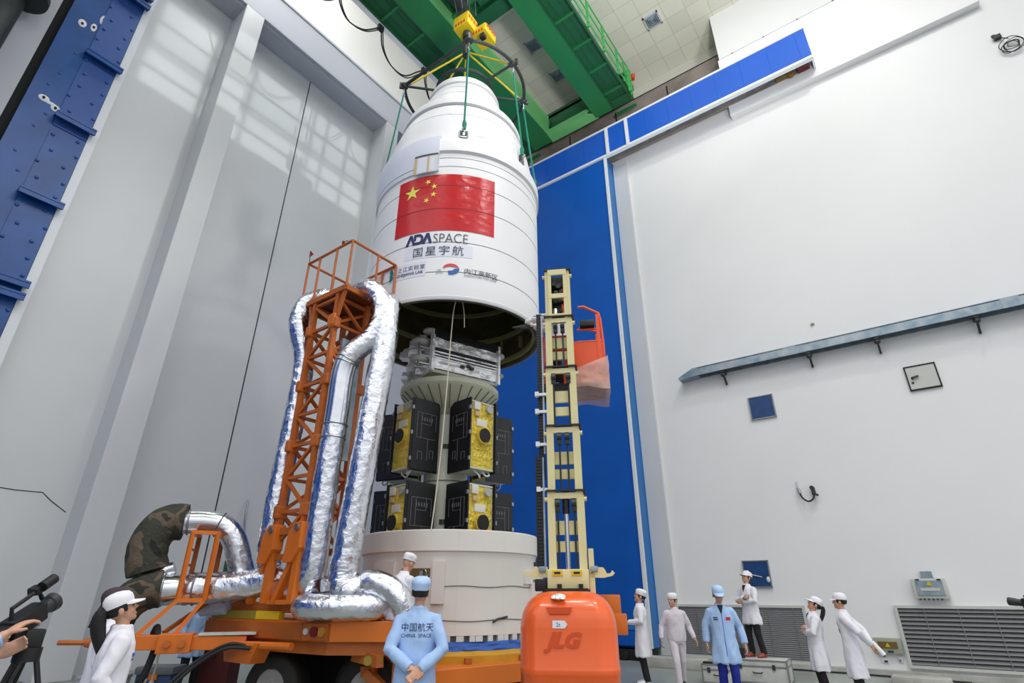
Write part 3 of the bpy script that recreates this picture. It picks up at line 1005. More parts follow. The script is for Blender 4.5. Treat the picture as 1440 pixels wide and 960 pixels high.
for (x, y, q) in ((0.03, 0.21, 0.055), (0.055, 0.16, 0.05), (0.03, 0.11, 0.05), (0.05, 0.06, 0.055), (0.02, 0.03, 0.045)):
    b.add([V((x + cos(a * pi / 6) * q * .8, y + sin(a * pi / 6) * q, 0)) for a in range(12)], [tuple(range(12))])
for k in range(len(b.v)):
    b.v[k].z = 0
lettering(b, 'leaf_emblem', -1.435, 7.345, 'logo_teal')
b = MB()


def crescent(c0, rx, ry, a0_, a1_, in_rx, in_ry, dx, dy, mi):
    n = 14
    o_ = [(c0[0] + cos(a0_ + (a1_ - a0_) * k / n) * rx, c0[1] + sin(a0_ + (a1_ - a0_) * k / n) * ry) for k in range(n + 1)]
    i_ = [(c0[0] + dx + cos(a0_ + (a1_ - a0_) * k / n) * in_rx, c0[1] + dy + sin(a0_ + (a1_ - a0_) * k / n) * in_ry) for k in range(n + 1)]
    for k in range(n):
        b.add([V((*o_[k], 0)), V((*i_[k], 0)), V((*i_[k + 1], 0)), V((*o_[k + 1], 0))], [(0, 1, 2, 3)], mi)


crescent((0.20, 0.13), 0.165, 0.125, R(165), R(15), 0.15, 0.06, 0.0, 0.0, 0)
crescent((0.20, 0.13), 0.165, 0.125, R(10), R(-105), 0.09, 0.04, -0.03, 0.0, 1)
lettering(b, 'swirl_emblem', -0.30, 7.30, ['logo_red', 'logo_blue'])
lettering(text_mb('NEI', 0.055), 'small_lettering', -0.37, 7.385, 'logo_teal')
lettering(text_mb('JIANG', 0.055), 'small_lettering', -0.385, 7.325, 'logo_teal')
for k, ch in enumerate('内江高新区'):
    lettering(text_mb(ch, 0.15), 'character', 0.15 + k * 0.143, 7.345, 'ink')
lettering(text_mb('NEIJIANG HIGH-TECH ZONE', 0.055), 'small_lettering', 0.16, 7.285, 'ink', sx=0.95)

# hoisting points: pocket with shackle, faint grey strips beside it
LUGS = []
for k, da in enumerate((-88, 0.6, 48, 84)):
    a = TH0 + R(da)
    for_u = R(da) * 1.95
    p = V((FX + cos(a) * 1.87, FY + sin(a) * 1.87, 11.02))
    LUGS.append(p + V((cos(a) * 0.05, sin(a) * 0.05, 0.12)))
    b = MB().box(p + V((cos(a), sin(a), 0)) * -0.01, (0.24, 0.06, 0.28), rz=a + pi / 2)
    b.box(p + V((cos(a), sin(a), 0)) * 0.02, (0.17, 0.06, 0.2), rz=a + pi / 2, mi=1)
    b.box(p + V((cos(a), sin(a), 0)) * 0.055 + V((0, 0, 0.02)), (0.05, 0.05, 0.16), rz=a + pi / 2, mi=2)
    b.ring(p + V((cos(a), sin(a), 0)) * 0.08 + V((0, 0, 0.10)), 0.05, 0.014, 16, 6, 'X' if abs(cos(a)) < .7 else 'Y', mi=2)
    b.box(p + V((cos(a), sin(a), 0)) * 0.05 + V((0, 0, -0.09)), (0.14, 0.04, 0.03), rz=a + pi / 2, mi=2)
    b.build('lug', ['fairing_grey', 'iron', 'steel'], fair, smooth=30)
b = MB()
for (u0, u1, z0, z1) in ((0.27, 0.285, 10.86, 11.28), (0.285, 0.55, 11.08, 11.095), (0.285, 0.53, 10.84, 10.855), (1.40, 1.415, 10.9, 11.3)):
    b.grid(lambda s, t: on_shell(u0 + (u1 - u0) * s, z0 + (z1 - z0) * t, 1.885 - (z0 + (z1 - z0) * t - 10.95) * 0.155 + 0.005), 4, 3)
b.build('grey_strip', 'fairing_grey', fair)

# teal webbing slings from the spreader ring down to the lugs
RZ, RR = 14.5, 1.68
NODE = {}
for nm, ang in (('far_left', 135), ('left', -134.5), ('near', -45.4), ('right', 0.8), ('far_right', 44.5), ('back', 180)):
    NODE[nm] = V((FX + cos(R(ang)) * RR, FY + sin(R(ang)) * RR, RZ))
for nm, lug, lab in (('left', 0, 'teal lifting sling at the left side of the fairing'), ('near', 1, 'teal lifting sling down the middle front of the fairing'),
                     ('right', 2, 'inner of the two teal slings at the right of the fairing'), ('far_right', 3, 'outermost right teal sling beside the blue track')):
    top = NODE[nm] - V((0, 0, 0.13))
    bot = LUGS[lug]
    t = thing('lifting_sling', lab, 'sling', bot, group='teal slings between spreader ring and fairing')
    b = MB().tube([top - V((0, 0, .18)), (top + bot) / 2, bot + V((0, 0, .3))], 0.026, 8, sq=[(1.0, .7)] * 3)
    b.tube([bot + V((0, 0, .3)), bot + V((0.01, 0, .2)), bot + V((0, 0, 0.02))], [0.03, 0.055, 0.04], 8)
    b.build('webbing', 'teal', t)
    b = MB().tube([top + V((0, 0, .02)), top - V((0, 0, .2))], 0.016, 8).ring(top - V((0, 0, .2)), 0.035, 0.013, 14, 6, 'X')
    b.build('shackle', 'steel', t)

# spreader ring with spokes, hub ring and yellow stays
spr = thing('spreader_ring', 'round black lifting frame with yellow stays above the fairing nose', 'lifting frame', (FX, FY, RZ))
rp = [V((FX + cos(R(-45.4 + k * 5.03)) * RR, FY + sin(R(-45.4 + k * 5.03)) * RR, RZ)) for k in range(55)]
MB().tube(rp, 0.045, 10, closed=True).build('ring', 'iron', spr)
MB().ring((FX, FY, RZ + .02), 0.78, 0.05, 48, 10).build('hub_ring', 'iron', spr)
APEX = V((FX - 0.02, FY - 0.01, 16.3))
for nm, p in NODE.items():
    d = (V((FX, FY, RZ)) - p).normalized()
    MB().tube([p, p + d * 0.9], 0.035, 10).build('spoke', 'iron', spr)
    b = MB().ball(p, (0.11, 0.11, 0.1), 14, 8)
    b.box(p - d * 0.06, (0.16, 0.06, 0.2), rz=atan2(d.y, d.x))
    b.build('node_block', 'iron', spr)
    MB().tube([p + d * .16 + V((0, 0, .12)), APEX - V((0, 0, .1)) - d * .05], 0.027, 8).build('stay', 'yellow', spr)
    b = MB().tube([p + d * .04 + V((0, 0, .05)), p + d * .17 + V((0, 0, .13))], 0.03, 8)
    b.build('turnbuckle', 'steel', spr)
b = MB().cyl(APEX - V((0, 0, .22)), APEX + V((0, 0, .1)), 0.11, 16).ball(APEX, (0.14, 0.14, 0.12), 14, 8)
b.cyl(APEX + V((0, 0, .1)), APEX + V((0, 0, .62)), 0.045, 10)
b.build('apex_block', 'iron', spr)
b = MB().cyl(APEX + V((0.0, 0, .62)), APEX + V((0, 0, .95)), 0.07, 12).ring(APEX + V((0, 0, .58)), 0.08, 0.03, 20, 8, 'Y')
b.build('link', 'steel', spr)

# cream strap hanging out of the open fairing
b = MB().tube(curve_pts([(-6.32, 7.04, 6.35), (-6.33, 7.02, 6.7), (-6.41, 6.98, 7.1), (-6.5, 6.93, 6.85), (-6.55, 6.93, 6.3), (-6.62, 6.96, 5.2), (-6.73, 7.0, 3.8), (-6.82, 6.97, 2.62)], 40), 0.011, 6, sq=[(1, 0.5)] * 41)
t = b.build('hanging_strap', 'rope')
tag(t, 'thin cream strap hanging down from inside the open fairing', 'strap')

# ================================================================== CRANE
cr = thing('bridge_crane', 'green overhead bridge crane with two girders and walkways under the ceiling', 'crane', (-8.4, 8, 20.2))
Y0, Y1 = -7.0, 16.15


def girder(name, x0, x1, z0, z1, m):
    b = MB().box(((x0 + x1) / 2, (Y0 + Y1) / 2, (z0 + z1) / 2), (x1 - x0, Y1 - Y0, z1 - z0))
    return b


b = girder('g', -10.5, -9.6, 20.5, 21.7, 0)
b.box((-10.05, 4.58, 20.48), (1.02, 23.1, 0.05))
b.build('girder', 'crane_green', cr, smooth=0)
MB().box((-9.55, 6.0, 21.1), (0.08, 19.6, 1.16)).build('girder_flange', 'crane_light', cr, smooth=0)
b = girder('g', -7.25, -6.5, 20.5, 21.7, 0)
b.box((-6.87, 4.58, 20.48), (0.86, 23.1, 0.05))
b.build('girder', 'crane_green', cr, smooth=0)
for x0, x1 in ((-11.5, -10.5), (-6.5, -5.6)):
    b = MB().box(((x0 + x1) / 2, 4.58, 20.62), (x1 - x0, 23.1, 0.06))
    b.box((x0 + .03, 4.58, 20.55), (0.06, 23.1, 0.2)).box((x1 - .03, 4.58, 20.55), (0.06, 23.1, 0.2))
    for q in (0.33, 0.66):
        b.box((x0 + (x1 - x0) * q, 4.58, 20.585), (0.03, 23.1, 0.05))
    b.build('walkway', 'crane_dark', cr, smooth=0)
    for k in range(13):
        y = 1.2 + k * 1.28
        MB().box(((x0 + x1) / 2, y, 20.54), (x1 - x0, 0.09, 0.12)).build('walkway_rib', 'crane_green', cr, smooth=0)
# trolley between the girders
b = MB().box((-8.43, 8.0, 21.35), (2.3, 4.7, 0.5)).box((-8.43, 9.9, 21.1), (2.3, 0.5, 0.6)).box((-8.43, 6.3, 21.1), (2.3, 0.4, 0.6))
b.box((-8.9, 8.2, 21.0), (0.5, 3.0, 0.4)).box((-8.0, 9.0, 21.05), (0.7, 0.9, 0.5))
b.build('trolley_frame', 'crane_dark', cr, smooth=0)
b = MB().beam((-9.5, 9.3, 20.95), (-7.3, 8.9, 20.95), 0.2).beam((-9.5, 7.2, 20.95), (-7.3, 7.2, 20.95), 0.2).box((-7.9, 7.4, 20.95), (0.55, 1.1, 0.35))
b.build('trolley_beam', 'crane_green', cr, smooth=0)
MB().cyl((-8.9, 6.8, 20.95), (-8.9, 9.2, 20.95), 0.3, 20).build('rope_drum', 'iron', cr)
MB().box((-8.3, 7.9, 20.98), (0.3, 0.25, 0.3)).build('motor', 'red_mark', cr, smooth=0)
# end carriage at the wall
b = MB().prism([(-9.58, 15.74), (-7.6, 15.74), (-7.2, 15.9), (-7.2, 16.2), (-9.58, 16.2)], 20.46, 20.82)
b.build('end_beam', 'crane_light', cr, smooth=0)
b = MB().box((-8.55, 16.08, 20.9), (5.95, 0.3, 0.7)).box((-8.6, 16.0, 20.58), (6.1, 0.45, 0.1)).box((-8.55, 16.5, 22.0), (5.6, 0.9, 0.3)).box((-8.55, 16.15, 21.6), (5.7, .2, .8))
b.build('end_carriage', 'crane_dark', cr, smooth=0)
# railing along the right walkway
for k in range(13):
    y = 1.1 + k * 1.24
    b = MB().beam((-5.52, y, 20.5), (-5.52, y, 21.9), 0.09, 0.06).beam((-5.52, y, 20.5), (-5.52, y + .0, 21.9), 0.05)
    b.build('railing_post', 'crane_rail', cr, smooth=0)
for z in (20.72, 21.3, 21.88):
    MB().beam((-5.5, Y0, z), (-5.5, 16.0, z), 0.05).build('rail', 'crane_rail', cr, smooth=0)
for k in range(3):
    b = MB().beam((-5.5, 15.2, 20.8 + k * .42), (-5.62, 16.1, 20.8 + k * .42), 0.05)
    b.build('rail', 'crane_rail', cr, smooth=0)
b = MB().beam((-5.62, 16.1, 20.5), (-5.62, 16.1, 21.7), 0.07).beam((-5.5, 15.7, 20.5), (-5.5, 15.7, 21.9), 0.07).beam((-5.5, 15.2, 20.6), (-5.62, 16.1, 21.6), 0.04)
b.build('railing_post', 'crane_rail', cr, smooth=0)
MB().ball((-5.45, 16.15, 21.75), 0.11, 12, 8).cyl((-5.45, 16.15, 21.55), (-5.45, 16.15, 21.7), 0.08, 12).build('beacon', 'red_mark', cr)
# festoon track
b = MB().box((-11.6, 4.5, 20.6), (0.12, 23, 0.22)).box((-11.6, 4.5, 20.5), (0.24, 23, 0.04))
b.build('festoon_track', 'trim_white', cr, smooth=0)
for y in (5.95, 7.72, 9.95, 12.2):
    MB().box((-11.62, y, 20.36), (0.12, 0.22, 0.26)).build('festoon_carrier', 'iron', cr, smooth=0)
for k, (pts, lab) in enumerate((([(-11.6, 4.2, 20.25), (-11.6, 4.6, 19.3), (-11.6, 5.2, 19.0), (-11.6, 5.7, 19.5), (-11.6, 5.9, 20.25)], 'black festoon cable loop by the top edge of the picture'),
                               ([(-11.6, 5.95, 20.25), (-11.6, 6.0, 19.7), (-11.6, 6.4, 19.25), (-11.6, 7.05, 19.5), (-11.6, 7.65, 20.3)], 'black festoon cable loop, second from the top left'),
                               ([(-11.6, 7.75, 20.25), (-11.6, 7.9, 19.5), (-11.6, 8.35, 19.05), (-11.6, 9.0, 19.15), (-11.6, 9.6, 19.95), (-11.6, 9.9, 20.35)], 'large black festoon cable loop in front of the white upper wall'),
                               ([(-11.6, 9.98, 20.3), (-11.6, 10.0, 19.9), (-11.6, 10.3, 19.2), (-11.6, 11.0, 18.9), (-11.6, 11.9, 19.6), (-11.6, 12.2, 20.25)], 'black festoon cable loop passing behind the spreader ring'))):
    b = MB().tube(curve_pts(pts, 24), 0.026, 6).tube([p + V((0.05, 0.05, -0.04 - .03 * k)) for p in curve_pts(pts, 24)], 0.02, 6)
    t = b.build('festoon_cable', 'cable')
    tag(t, lab, 'cable', 'festoon cables of the crane')

# yellow hook block above the spreader ring
hk = thing('hook_block', 'yellow crane hook block with red lettering above the lifting frame', 'hook block', (-7.5, 8.1, 16.75))
Q = Matrix.Rotation(R(4), 3, 'Z')
b = MB().box((-7.62, 7.98, 17.36), (0.54, 0.5, 0.52), rot=Q, ch=0.03)
b.build('housing', 'yellow', hk)
b = MB().box((-7.26, 8.42, 17.08), (0.52, 0.58, 0.32), rot=Q, ch=0.03)
b.build('housing', 'yellow', hk)
for (bx, by, bz, hx, hy) in ((-7.62, 7.98, 17.3, 0.275, 0.255), (-7.26, 8.42, 17.08, 0.265, 0.295)):
    for k in range(4):
        c = V((bx, by, bz)) + Q @ V((hx, -0.18 + k * .12, 0.12))
        MB().box(c, (0.012, 0.07, 0.13), rot=Q).build('red_mark', 'red_mark', hk, smooth=0)
        c = V((bx, by, bz)) + Q @ V((-0.16 + k * .1, -hy, -0.08))
        MB().box(c, (0.06, 0.012, 0.11), rot=Q).build('red_mark', 'red_mark', hk, smooth=0)
for dy in (-0.18, 0, 0.18):
    c = V((-7.62, 7.98, 17.68)) + Q @ V((0, dy, 0))
    a = Q @ V((0, 1, 0))
    MB().cyl(c - a * .05, c + a * .05, 0.2, 18).build('sheave', 'iron', hk)
MB().cyl((-7.58, 8.03, 17.06), (-7.58, 8.03, 16.85), 0.13, 16).ring((-7.58, 8.03, 16.72), 0.12, 0.05, 24, 10, 'Y').build('hook', 'iron', hk)
MB().box((-7.1, 8.2, 16.72), (0.16, 0.16, 0.16), rot=Q, ch=0.02).build('limit_switch', 'black', hk)
for k, (dx, dy) in enumerate(((-0.22, -0.2), (-0.2, 0.2), (0.0, -0.2), (0.02, 0.2), (0.2, -0.2), (0.22, 0.2))):
    c = V((-7.62, 7.98, 17.95)) + Q @ V((dx, dy, 0))
    MB().tube([c, V((c.x - .4 + dx * .8, c.y, 21.0))], 0.011, 6).build('wire_rope', 'steel', hk)
# ================================================================== ROCKET STAGE SECTION AND SATELLITES
CX, CY = -7.67, 8.43
CT = atan2(-CY, -CX)


def on_can(deg, z, r):
    a = CT + R(deg)
    return V((CX + cos(a) * r, CY + sin(a) * r, z))


st = thing('rocket_stage', 'wide ivory cylindrical rocket section standing on the orange trailer', 'rocket section', (CX, CY, 1.05))
b = MB().lathe((CX, CY, 0), [(1.645, 1.06), (1.645, 2.24), (1.66, 2.30, 1), (1.69, 2.32), (1.69, 2.645), (1.675, 2.66), (1.60, 2.66), (1.60, 2.0), (0, 2.0)], 112)
b.build('shell', ['stage', 'stage_pad'], st, smooth=30)
for d in (-34, 4, 33, 70):
    b = MB()
    for z0, z1, r in ((1.07, 2.28, 1.6465), (2.33, 2.64, 1.6915)):
        b.add([on_can(d - .12, z0, r), on_can(d + .12, z0, r), on_can(d + .12, z1, r), on_can(d - .12, z1, r)], [(0, 1, 2, 3)])
    b.build('joint_line', 'stage_pad', st)


def pad(d0, d1, z0, z1, th, m, name='cover_plate', r0=1.64, n=6):
    b = MB()
    b.grid(lambda s, t: on_can(d0 + (d1 - d0) * s, z0 + (z1 - z0) * t, r0 + th), n, 1)
    for s in (0, 1):
        d = d0 + (d1 - d0) * s
        b.add([on_can(d, z0, r0), on_can(d, z0, r0 + th), on_can(d, z1, r0 + th), on_can(d, z1, r0)], [(0, 1, 2, 3)])
    for z in (z0, z1):
        b.grid(lambda s, t: on_can(d0 + (d1 - d0) * s, z, r0 + th * t), n, 1)
    return b.build(name, m, st, smooth=25)


pad(-52, -34, 1.72, 2.16, 0.05, 'stage_pad')
pad(-10, -3, 1.52, 2.15, 0.06, 'stage_pad')
pad(-29.5, -11.5, 1.86, 2.05, 0.006, 'brown', 'equipment_bay')
b = MB()
for d, z in ((-27, 1.95), (-22, 1.93), (-16.5, 1.97), (-13.5, 1.92)):
    b.box(on_can(d, z, 1.655), (0.05, 0.06, 0.07), rz=CT + R(d))
b.ring(on_can(-15, 1.98, 1.67), 0.05, 0.012, 16, 6, 'Y')
b.build('connectors', 'steel', st)
pad(52, 62, 1.82, 2.02, 0.05, 'stage_pad')
pad(66, 74, 1.9, 2.12, 0.16, 'stage', 'bracket')
pad(60, 74, 1.55, 1.85, 0.14, 'stage', 'bracket')
pad(70, 73, 2.05, 2.2, 0.2, 'iron', 'bracket_window')
for z, d0, d1 in ((1.78, -55, -30), (1.775, -3, 70), (1.275, -20, 70)):
    b = MB().tube([on_can(d0 + (d1 - d0) * k / 24, z + 0.012 * sin(k * .55), 1.652) for k in range(25)], 0.007, 6)
    b.build('cable', 'stage_cable', st)
b = MB().tube([on_can(26 + k * .9, 1.275 - 0.03 * (1 - k / 3) * (k < 3) + .004 * k, 1.665) for k in range(12)], 0.018, 6)
b.build('cable_plug', 'iron', st)
# slotted foot ring
b = MB().lathe((CX, CY, 0), [(1.60, 0.95), (1.60, 1.07)], 96)
for k in range(60):
    b.box(on_can(k * 6 + (k % 3), 1.01, 1.615), (0.05, 0.09 + .03 * (k % 2), 0.11), rz=CT + R(k * 6 + (k % 3)), mi=1)
b.build('foot_ring', ['slot_grey', 'stage'], st, smooth=0)

# blue dust cloth and ochre turntable ring below
b = MB().grid(lambda s, t: on_can(s * 360, 0.82 + 0.16 * t + .012 * sin(s * 170) * (1 - t), 1.70 + 0.04 * noise.noise(V((cos(s * 2 * pi) * 9, sin(s * 2 * pi) * 9, t * 4))) + 0.07 * (1 - t)), 220, 8)
t = b.build('dust_cloth', 'cloth_blue')
tag(t, 'crumpled blue cloth wrapped around the foot of the ivory rocket section', 'cloth')
t = thing('support_ring', 'yellow ring cradle on the trailer under the ivory rocket section', 'cradle', (CX, CY, 0.7))
b = MB().lathe((CX, CY, 0), [(1.5, 0.70), (1.86, 0.70), (1.86, 0.80), (1.78, 0.85), (1.3, 0.95)], 96)
b.build('ring', 'ochre', t, smooth=30)
for k in range(12):
    MB().box(on_can(k * 30 + 10, 0.74, 1.87), (0.16, 0.1, 0.07), rz=CT + R(k * 30 + 10)).build('clamp', 'orange_dirty', t, smooth=0)

# ------------------------------------------------------------------ dispenser column with conical adapter
SX, SY = -7.72, 8.22
ST = atan2(-SY, -SX)
t = thing('satellite_dispenser', 'pale column with a fluted cone on top carrying the satellites', 'dispenser', (SX, SY, 2.0))
b = MB().lathe((SX, SY, 0), [(0.44, 2.0), (0.44, 3.66), (0.455, 3.67, 1), (0.455, 3.69), (0.44, 3.70), (0.44, 5.14)], 48)
b.build('column', ['column', 'adapter_line'], t)
b = MB().lathe((SX, SY, 0), [(0.44, 5.02), (0.60, 5.11), (1.03, 5.48), (1.06, 5.53), (1.06, 5.62), (1.0, 5.66), (0, 5.66)], 72)
b.build('cone', 'adapter', t, smooth=30)
for k in range(28):
    a = ST + k * 2 * pi / 28
    p0 = V((SX + cos(a) * 0.6, SY + sin(a) * 0.6, 5.105))
    p1 = V((SX + cos(a) * 1.03, SY + sin(a) * 1.03, 5.475))
    MB().beam(p0, p1, 0.018, 0.02).build('flute', 'adapter_line', t, smooth=0)
for z in (2.9, 4.35):
    for da in (-6, 4):
        a = ST + R(da)
        MB().box((SX + cos(a) * .44, SY + sin(a) * .44, z), (0.04, 0.07, 0.09), rz=a).build('clamp_block', 'black', t, smooth=0)

# small satellites: built outward along +X, origin on the column axis
def make_sat():
    t = thing('satellite', 'x', 'satellite', (0, 0, 0), 0, 'black and gold satellites around the dispenser column')
    b = MB().box((0.80, 0, 0.0), (0.60, 0.58, 1.28), ch=0.015)
    b.build('body', 'gold', t, local=True)
    b = MB()
    for y in (-.295, .295):
        b.box((1.07, y, 0), (0.05, 0.022, 1.32))
    b.box((0.8, 0, -0.655), (0.62, 0.6, 0.03)).box((0.8, 0, 0.655), (0.62, 0.6, 0.03))
    b.box((0.53, 0, 0), (0.06, 0.5, 1.2))
    b.build('frame', 'column', t, smooth=0, local=True)
    for s in (-1, 1):
        b = MB().box((0.82, s * 0.325, 0.0), (0.66, 0.03, 1.42))
        p = b.build('solar_panel', 'solar', t, smooth=0, local=True)
        b = MB()
        y = s * (0.341 if s < 0 else 0.374)
        for (x0, z0, x1, z1) in ((.6, .42, 1.05, .42), (.6, .42, .6, .1), (.72, .42, .72, .2), (.72, .2, .95, .2), (.95, .42, .95, -.08), (.6, -.08, 1.05, -.08),
                                 (1.05, .42, 1.05, -.08), (.78, -.08, .78, -.5), (.64, -.3, .72, -.3), (.64, -.3, .64, -.46), (.72, -.3, .72, -.46), (.9, -.35, 1.0, -.35), (.9, -.35, .9, -.5), (1.0, -.35, 1.0, -.5)):
            b.beam((x0, y, z0), (x1, y, z1), 0.008)
        for k in range(5):
            b.box((.7 + k * .06, y, .3), (0.02, 0.008, 0.07))
        b.build('wiring', 'solar_line', p, smooth=0, local=True)
        b = MB().box((0.83, s * 0.36, 0), (0.6, 0.022, 1.38)).box((1.145, s * 0.335, 0.0), (0.03, 0.05, 1.4))
        if s > 0:
            b.build('folded_panel', 'sat_frame', t, smooth=0, local=True)
        for z in (-.5, 0, .5):
            MB().box((1.14, s * .35, z), (0.05, 0.03, 0.07)).build('hinge', 'steel', t, smooth=0, local=True)
    b = MB().cyl((1.08, 0.0, -0.02), (1.19, 0, -0.02), 0.165, 24)
    b.build('camera_barrel', 'gold', t, local=True)
    MB().cyl((1.185, 0.0, -0.02), (1.21, 0, -0.02), 0.138, 24).build('lens', 'lens', t, local=True)
    MB().box((1.11, -0.02, 0.24), (0.03, 0.26, 0.14), ch=0.005).build('radiator', 'sat_white', t, local=True)
    MB().box((1.12, -0.16, 0.56), (0.06, 0.15, 0.15), ch=0.008).build('star_tracker', 'sat_white', t, local=True)
    MB().box((1.12, -0.15, 0.40), (0.06, 0.11, 0.09), ch=0.005).cyl((1.12, -.15, .40), (1.14, -.15, .40), .03, 12).build('sensor_box', 'tan', t, local=True)
    MB().cyl((1.06, 0.15, 0.54), (1.17, 0.15, 0.54), 0.075, 16).build('antenna_cup', 'dish', t, local=True)
    b = MB().tube(curve_pts([(1.0, .1, -.68), (1.06, .16, -.76), (1.06, .24, -.74), (1.0, .26, -.66)], 12), 0.018, 6)
    b.tube(curve_pts([(1.0, -.1, -.68), (1.04, -.02, -.75), (1.0, .06, -.8), (.95, .1, -.7)], 12), 0.014, 6)
    b.build('harness', 'paper', t, local=True)
    for z in (-.35, .35):
        MB().box((0.36, 0, z), (0.5, 0.2, 0.12)).build('mount', 'sat_frame', t, smooth=0, local=True)
    return t


sat0 = make_sat()
SATS = [(37, 4.48, 'gold fronted satellite on the upper tier, right of the cream strap'), (-52, 4.48, 'gold fronted satellite on the upper tier, left of the cream strap'),
        (37, 2.86, 'gold fronted satellite on the lower tier, right of the cream strap'), (-52, 2.86, 'gold fronted satellite on the lower tier, left of the cream strap'),
        (118, 4.48, 'dark panelled satellite on the upper tier at the far right against the blue door'), (118, 2.86, 'dark panelled satellite on the lower tier at the far right against the blue door'),
        (242, 4.48, 'satellite on the upper tier mostly hidden behind the left gold one'), (242, 2.86, 'satellite on the lower tier mostly hidden behind the left gold one')]
for k, (da, z, lab) in enumerate(SATS):
    if k == 0:
        sat0.location = (SX, SY, z)
        sat0.rotation_euler = (0, 0, ST + R(da))
        sat0['label'] = lab
    else:
        off = 0.28 if da > 100 else 0.0
        dup(sat0, (SX + cos(ST + R(da)) * off, SY + sin(ST + R(da)) * off, z), ST + R(da), lab)

# ------------------------------------------------------------------ large silver satellite on top
tp = thing('top_satellite', 'large silver foil wrapped satellite on the cone, under the open fairing', 'satellite', (SX, SY, 5.66))
ang = ST + R(27)
Q = Matrix.Rotation(ang, 3, 'Z')
ctr = V((SX, SY, 0))


def T(x, y, z):
    return ctr + Q @ V((x, y, 0)) + V((0, 0, z + 0.06))


HX, HY = 0.66, 0.80           # outward (+x) face is the wide slotted one
MB().box(T(0, 0, 5.73), (2 * HX, 2 * HY, 0.06), rot=Q).build('base_plate', 'adapter', tp, smooth=0)
b = MB().box(T(-0.05, 0, 6.14), (2 * HX - .1, 2 * HY - .06, 0.72), rot=Q, ch=0.03)
b.build('body', 'silver_mli', tp)
b = MB().grid(lambda s, t_: T(HX + 0.02 + .03 * noise.noise(V((s * 7, t_ * 3, 1))), -HY + 2 * HY * s, 5.78 + 0.22 * t_), 24, 4)
b.grid(lambda s, t_: T(HX + 0.02 + .03 * noise.noise(V((s * 7, t_ * 3, 5))), -HY + 2 * HY * s, 6.26 + 0.2 * t_), 24, 4)
b.build('blanket', 'silver_mli', tp)
MB().box(T(HX - 0.02, 0, 6.13), (0.06, 2 * HY - .14, 0.24), rot=Q).build('slot', 'black', tp, smooth=0)
for z in (6.07, 6.14, 6.25, 6.01):
    MB().beam(T(HX + .03, -HY, z), T(HX + .03, HY, z), 0.03).build('slot_bar', 'silver_mli', tp, smooth=0)
MB().beam(T(HX + .02, -HY, 6.56), T(HX + .02, HY, 6.56), 0.09, 0.1).build('roof_beam', 'solar', tp, smooth=0)
for y in (-HY, HY):
    MB().beam(T(HX + .03, y, 5.72), T(HX + .03, y, 6.62), 0.07).build('corner_post', 'silver_mli', tp, smooth=0)
b = MB()
for k, y in enumerate((-.1, .05, .12)):
    b.box(T(HX + .05, y, 5.93 + .04 * (k % 2)), (0.06, 0.09, 0.05), rot=Q)
b.build('latch', 'iron', tp)
for (x, y, z, r_) in ((0.62, HY + .06, 6.42, .13), (0.62, HY + .06, 5.95, .11), (0.3, HY + .08, 6.2, .12)):
    MB().ball(T(x, y, z), (r_, r_, r_ * .6), 14, 8).build('antenna_dome', 'dish', tp)
for (x, y, z, r_) in ((0.42, -HY - .16, 6.38, 0.2), (0.42, -HY - .16, 5.98, 0.2), (0.55, -HY - .02, 6.62, 0.15), (0.0, -HY - .18, 6.3, .18)):
    b = MB().ball(T(x, y, z), (r_, r_, r_ * 0.5), 18, 10)
    b.build('antenna_dome', 'dish', tp)
b = MB()
for k in range(10):
    c = T(random.uniform(-.4, .6), -HY - random.uniform(0.0, .2), random.uniform(5.8, 6.5))
    b.box(c, (random.uniform(.15, .3), random.uniform(.12, .25), random.uniform(.1, .24)), rot=Matrix.Rotation(random.uniform(0, 3), 3, 'Z') @ Matrix.Rotation(random.uniform(-.5, .5), 3, 'X'), ch=0.02)
b.build('thruster_block', 'silver_mli', tp)
b = MB()
for z in (5.85, 6.02, 6.2, 6.4):
    b.beam(T(.62, -HY, z), T(.5, -HY - .26, z + .05), 0.025)
b.beam(T(.55, -HY - .24, 5.8), T(.55, -HY - .24, 6.5), 0.03)
b.build('strut', 'steel', tp, smooth=0)
# ================================================================== TRAILER
tr = thing('trailer', 'long orange transport trailer carrying the rocket section and the duct tower', 'trailer', (-7.426, 6.58, 0.101))  # trailer front, tower, ducts and stand below: coordinates pre-scaled about the camera
# low deck under the rocket section
low = [(-6.18, 6.05), (-5.38, 8.85), (-6.1, 10.6), (-9.6, 11.1), (-10.6, 8.6), (-8.6, 7.6), (-6.75, 6.95)]
b = MB().prism(low, 0.44, 0.70)
b.build('low_deck', 'orange', tr, smooth=0, bevel=0.012)
b = MB().prism([(x * .9 - .75, y * .9 + .87) for x, y in low], 0.30, 0.45)
b.build('underframe', 'dark_gap', tr, smooth=0)
# raised front deck with the cut corner
up = [(-9.635, 4.935), (-6.994, 5.25), (-6.242, 5.79), (-6.06, 5.97), (-6.4, 6.42), (-8.789, 6.58), (-9.823, 6.862)]
b = MB().prism(up, 1.07, 1.327)
b.build('front_deck', 'orange', tr, smooth=0, bevel=0.012)
b = MB().prism([(x * .97 - .25, y * .97 + .22) for x, y in up], 0.91, 1.07)
b.build('subframe', 'orange_dirty', tr, smooth=0)
MB().box((-8.554, 5.062, 1.187), (2.2, 0.03, 0.2), rz=R(6.8)).build('side_skin', 'orange_dirty', tr, smooth=0)
b = MB().prism([(-9.5, 6.2), (-7.2, 6.65), (-6.75, 6.9), (-8.6, 7.5)], 0.25, 0.92)  # dark block added so the gap between the wheels reads dark
b.build('dark_filler', 'dark_gap', tr, smooth=0)
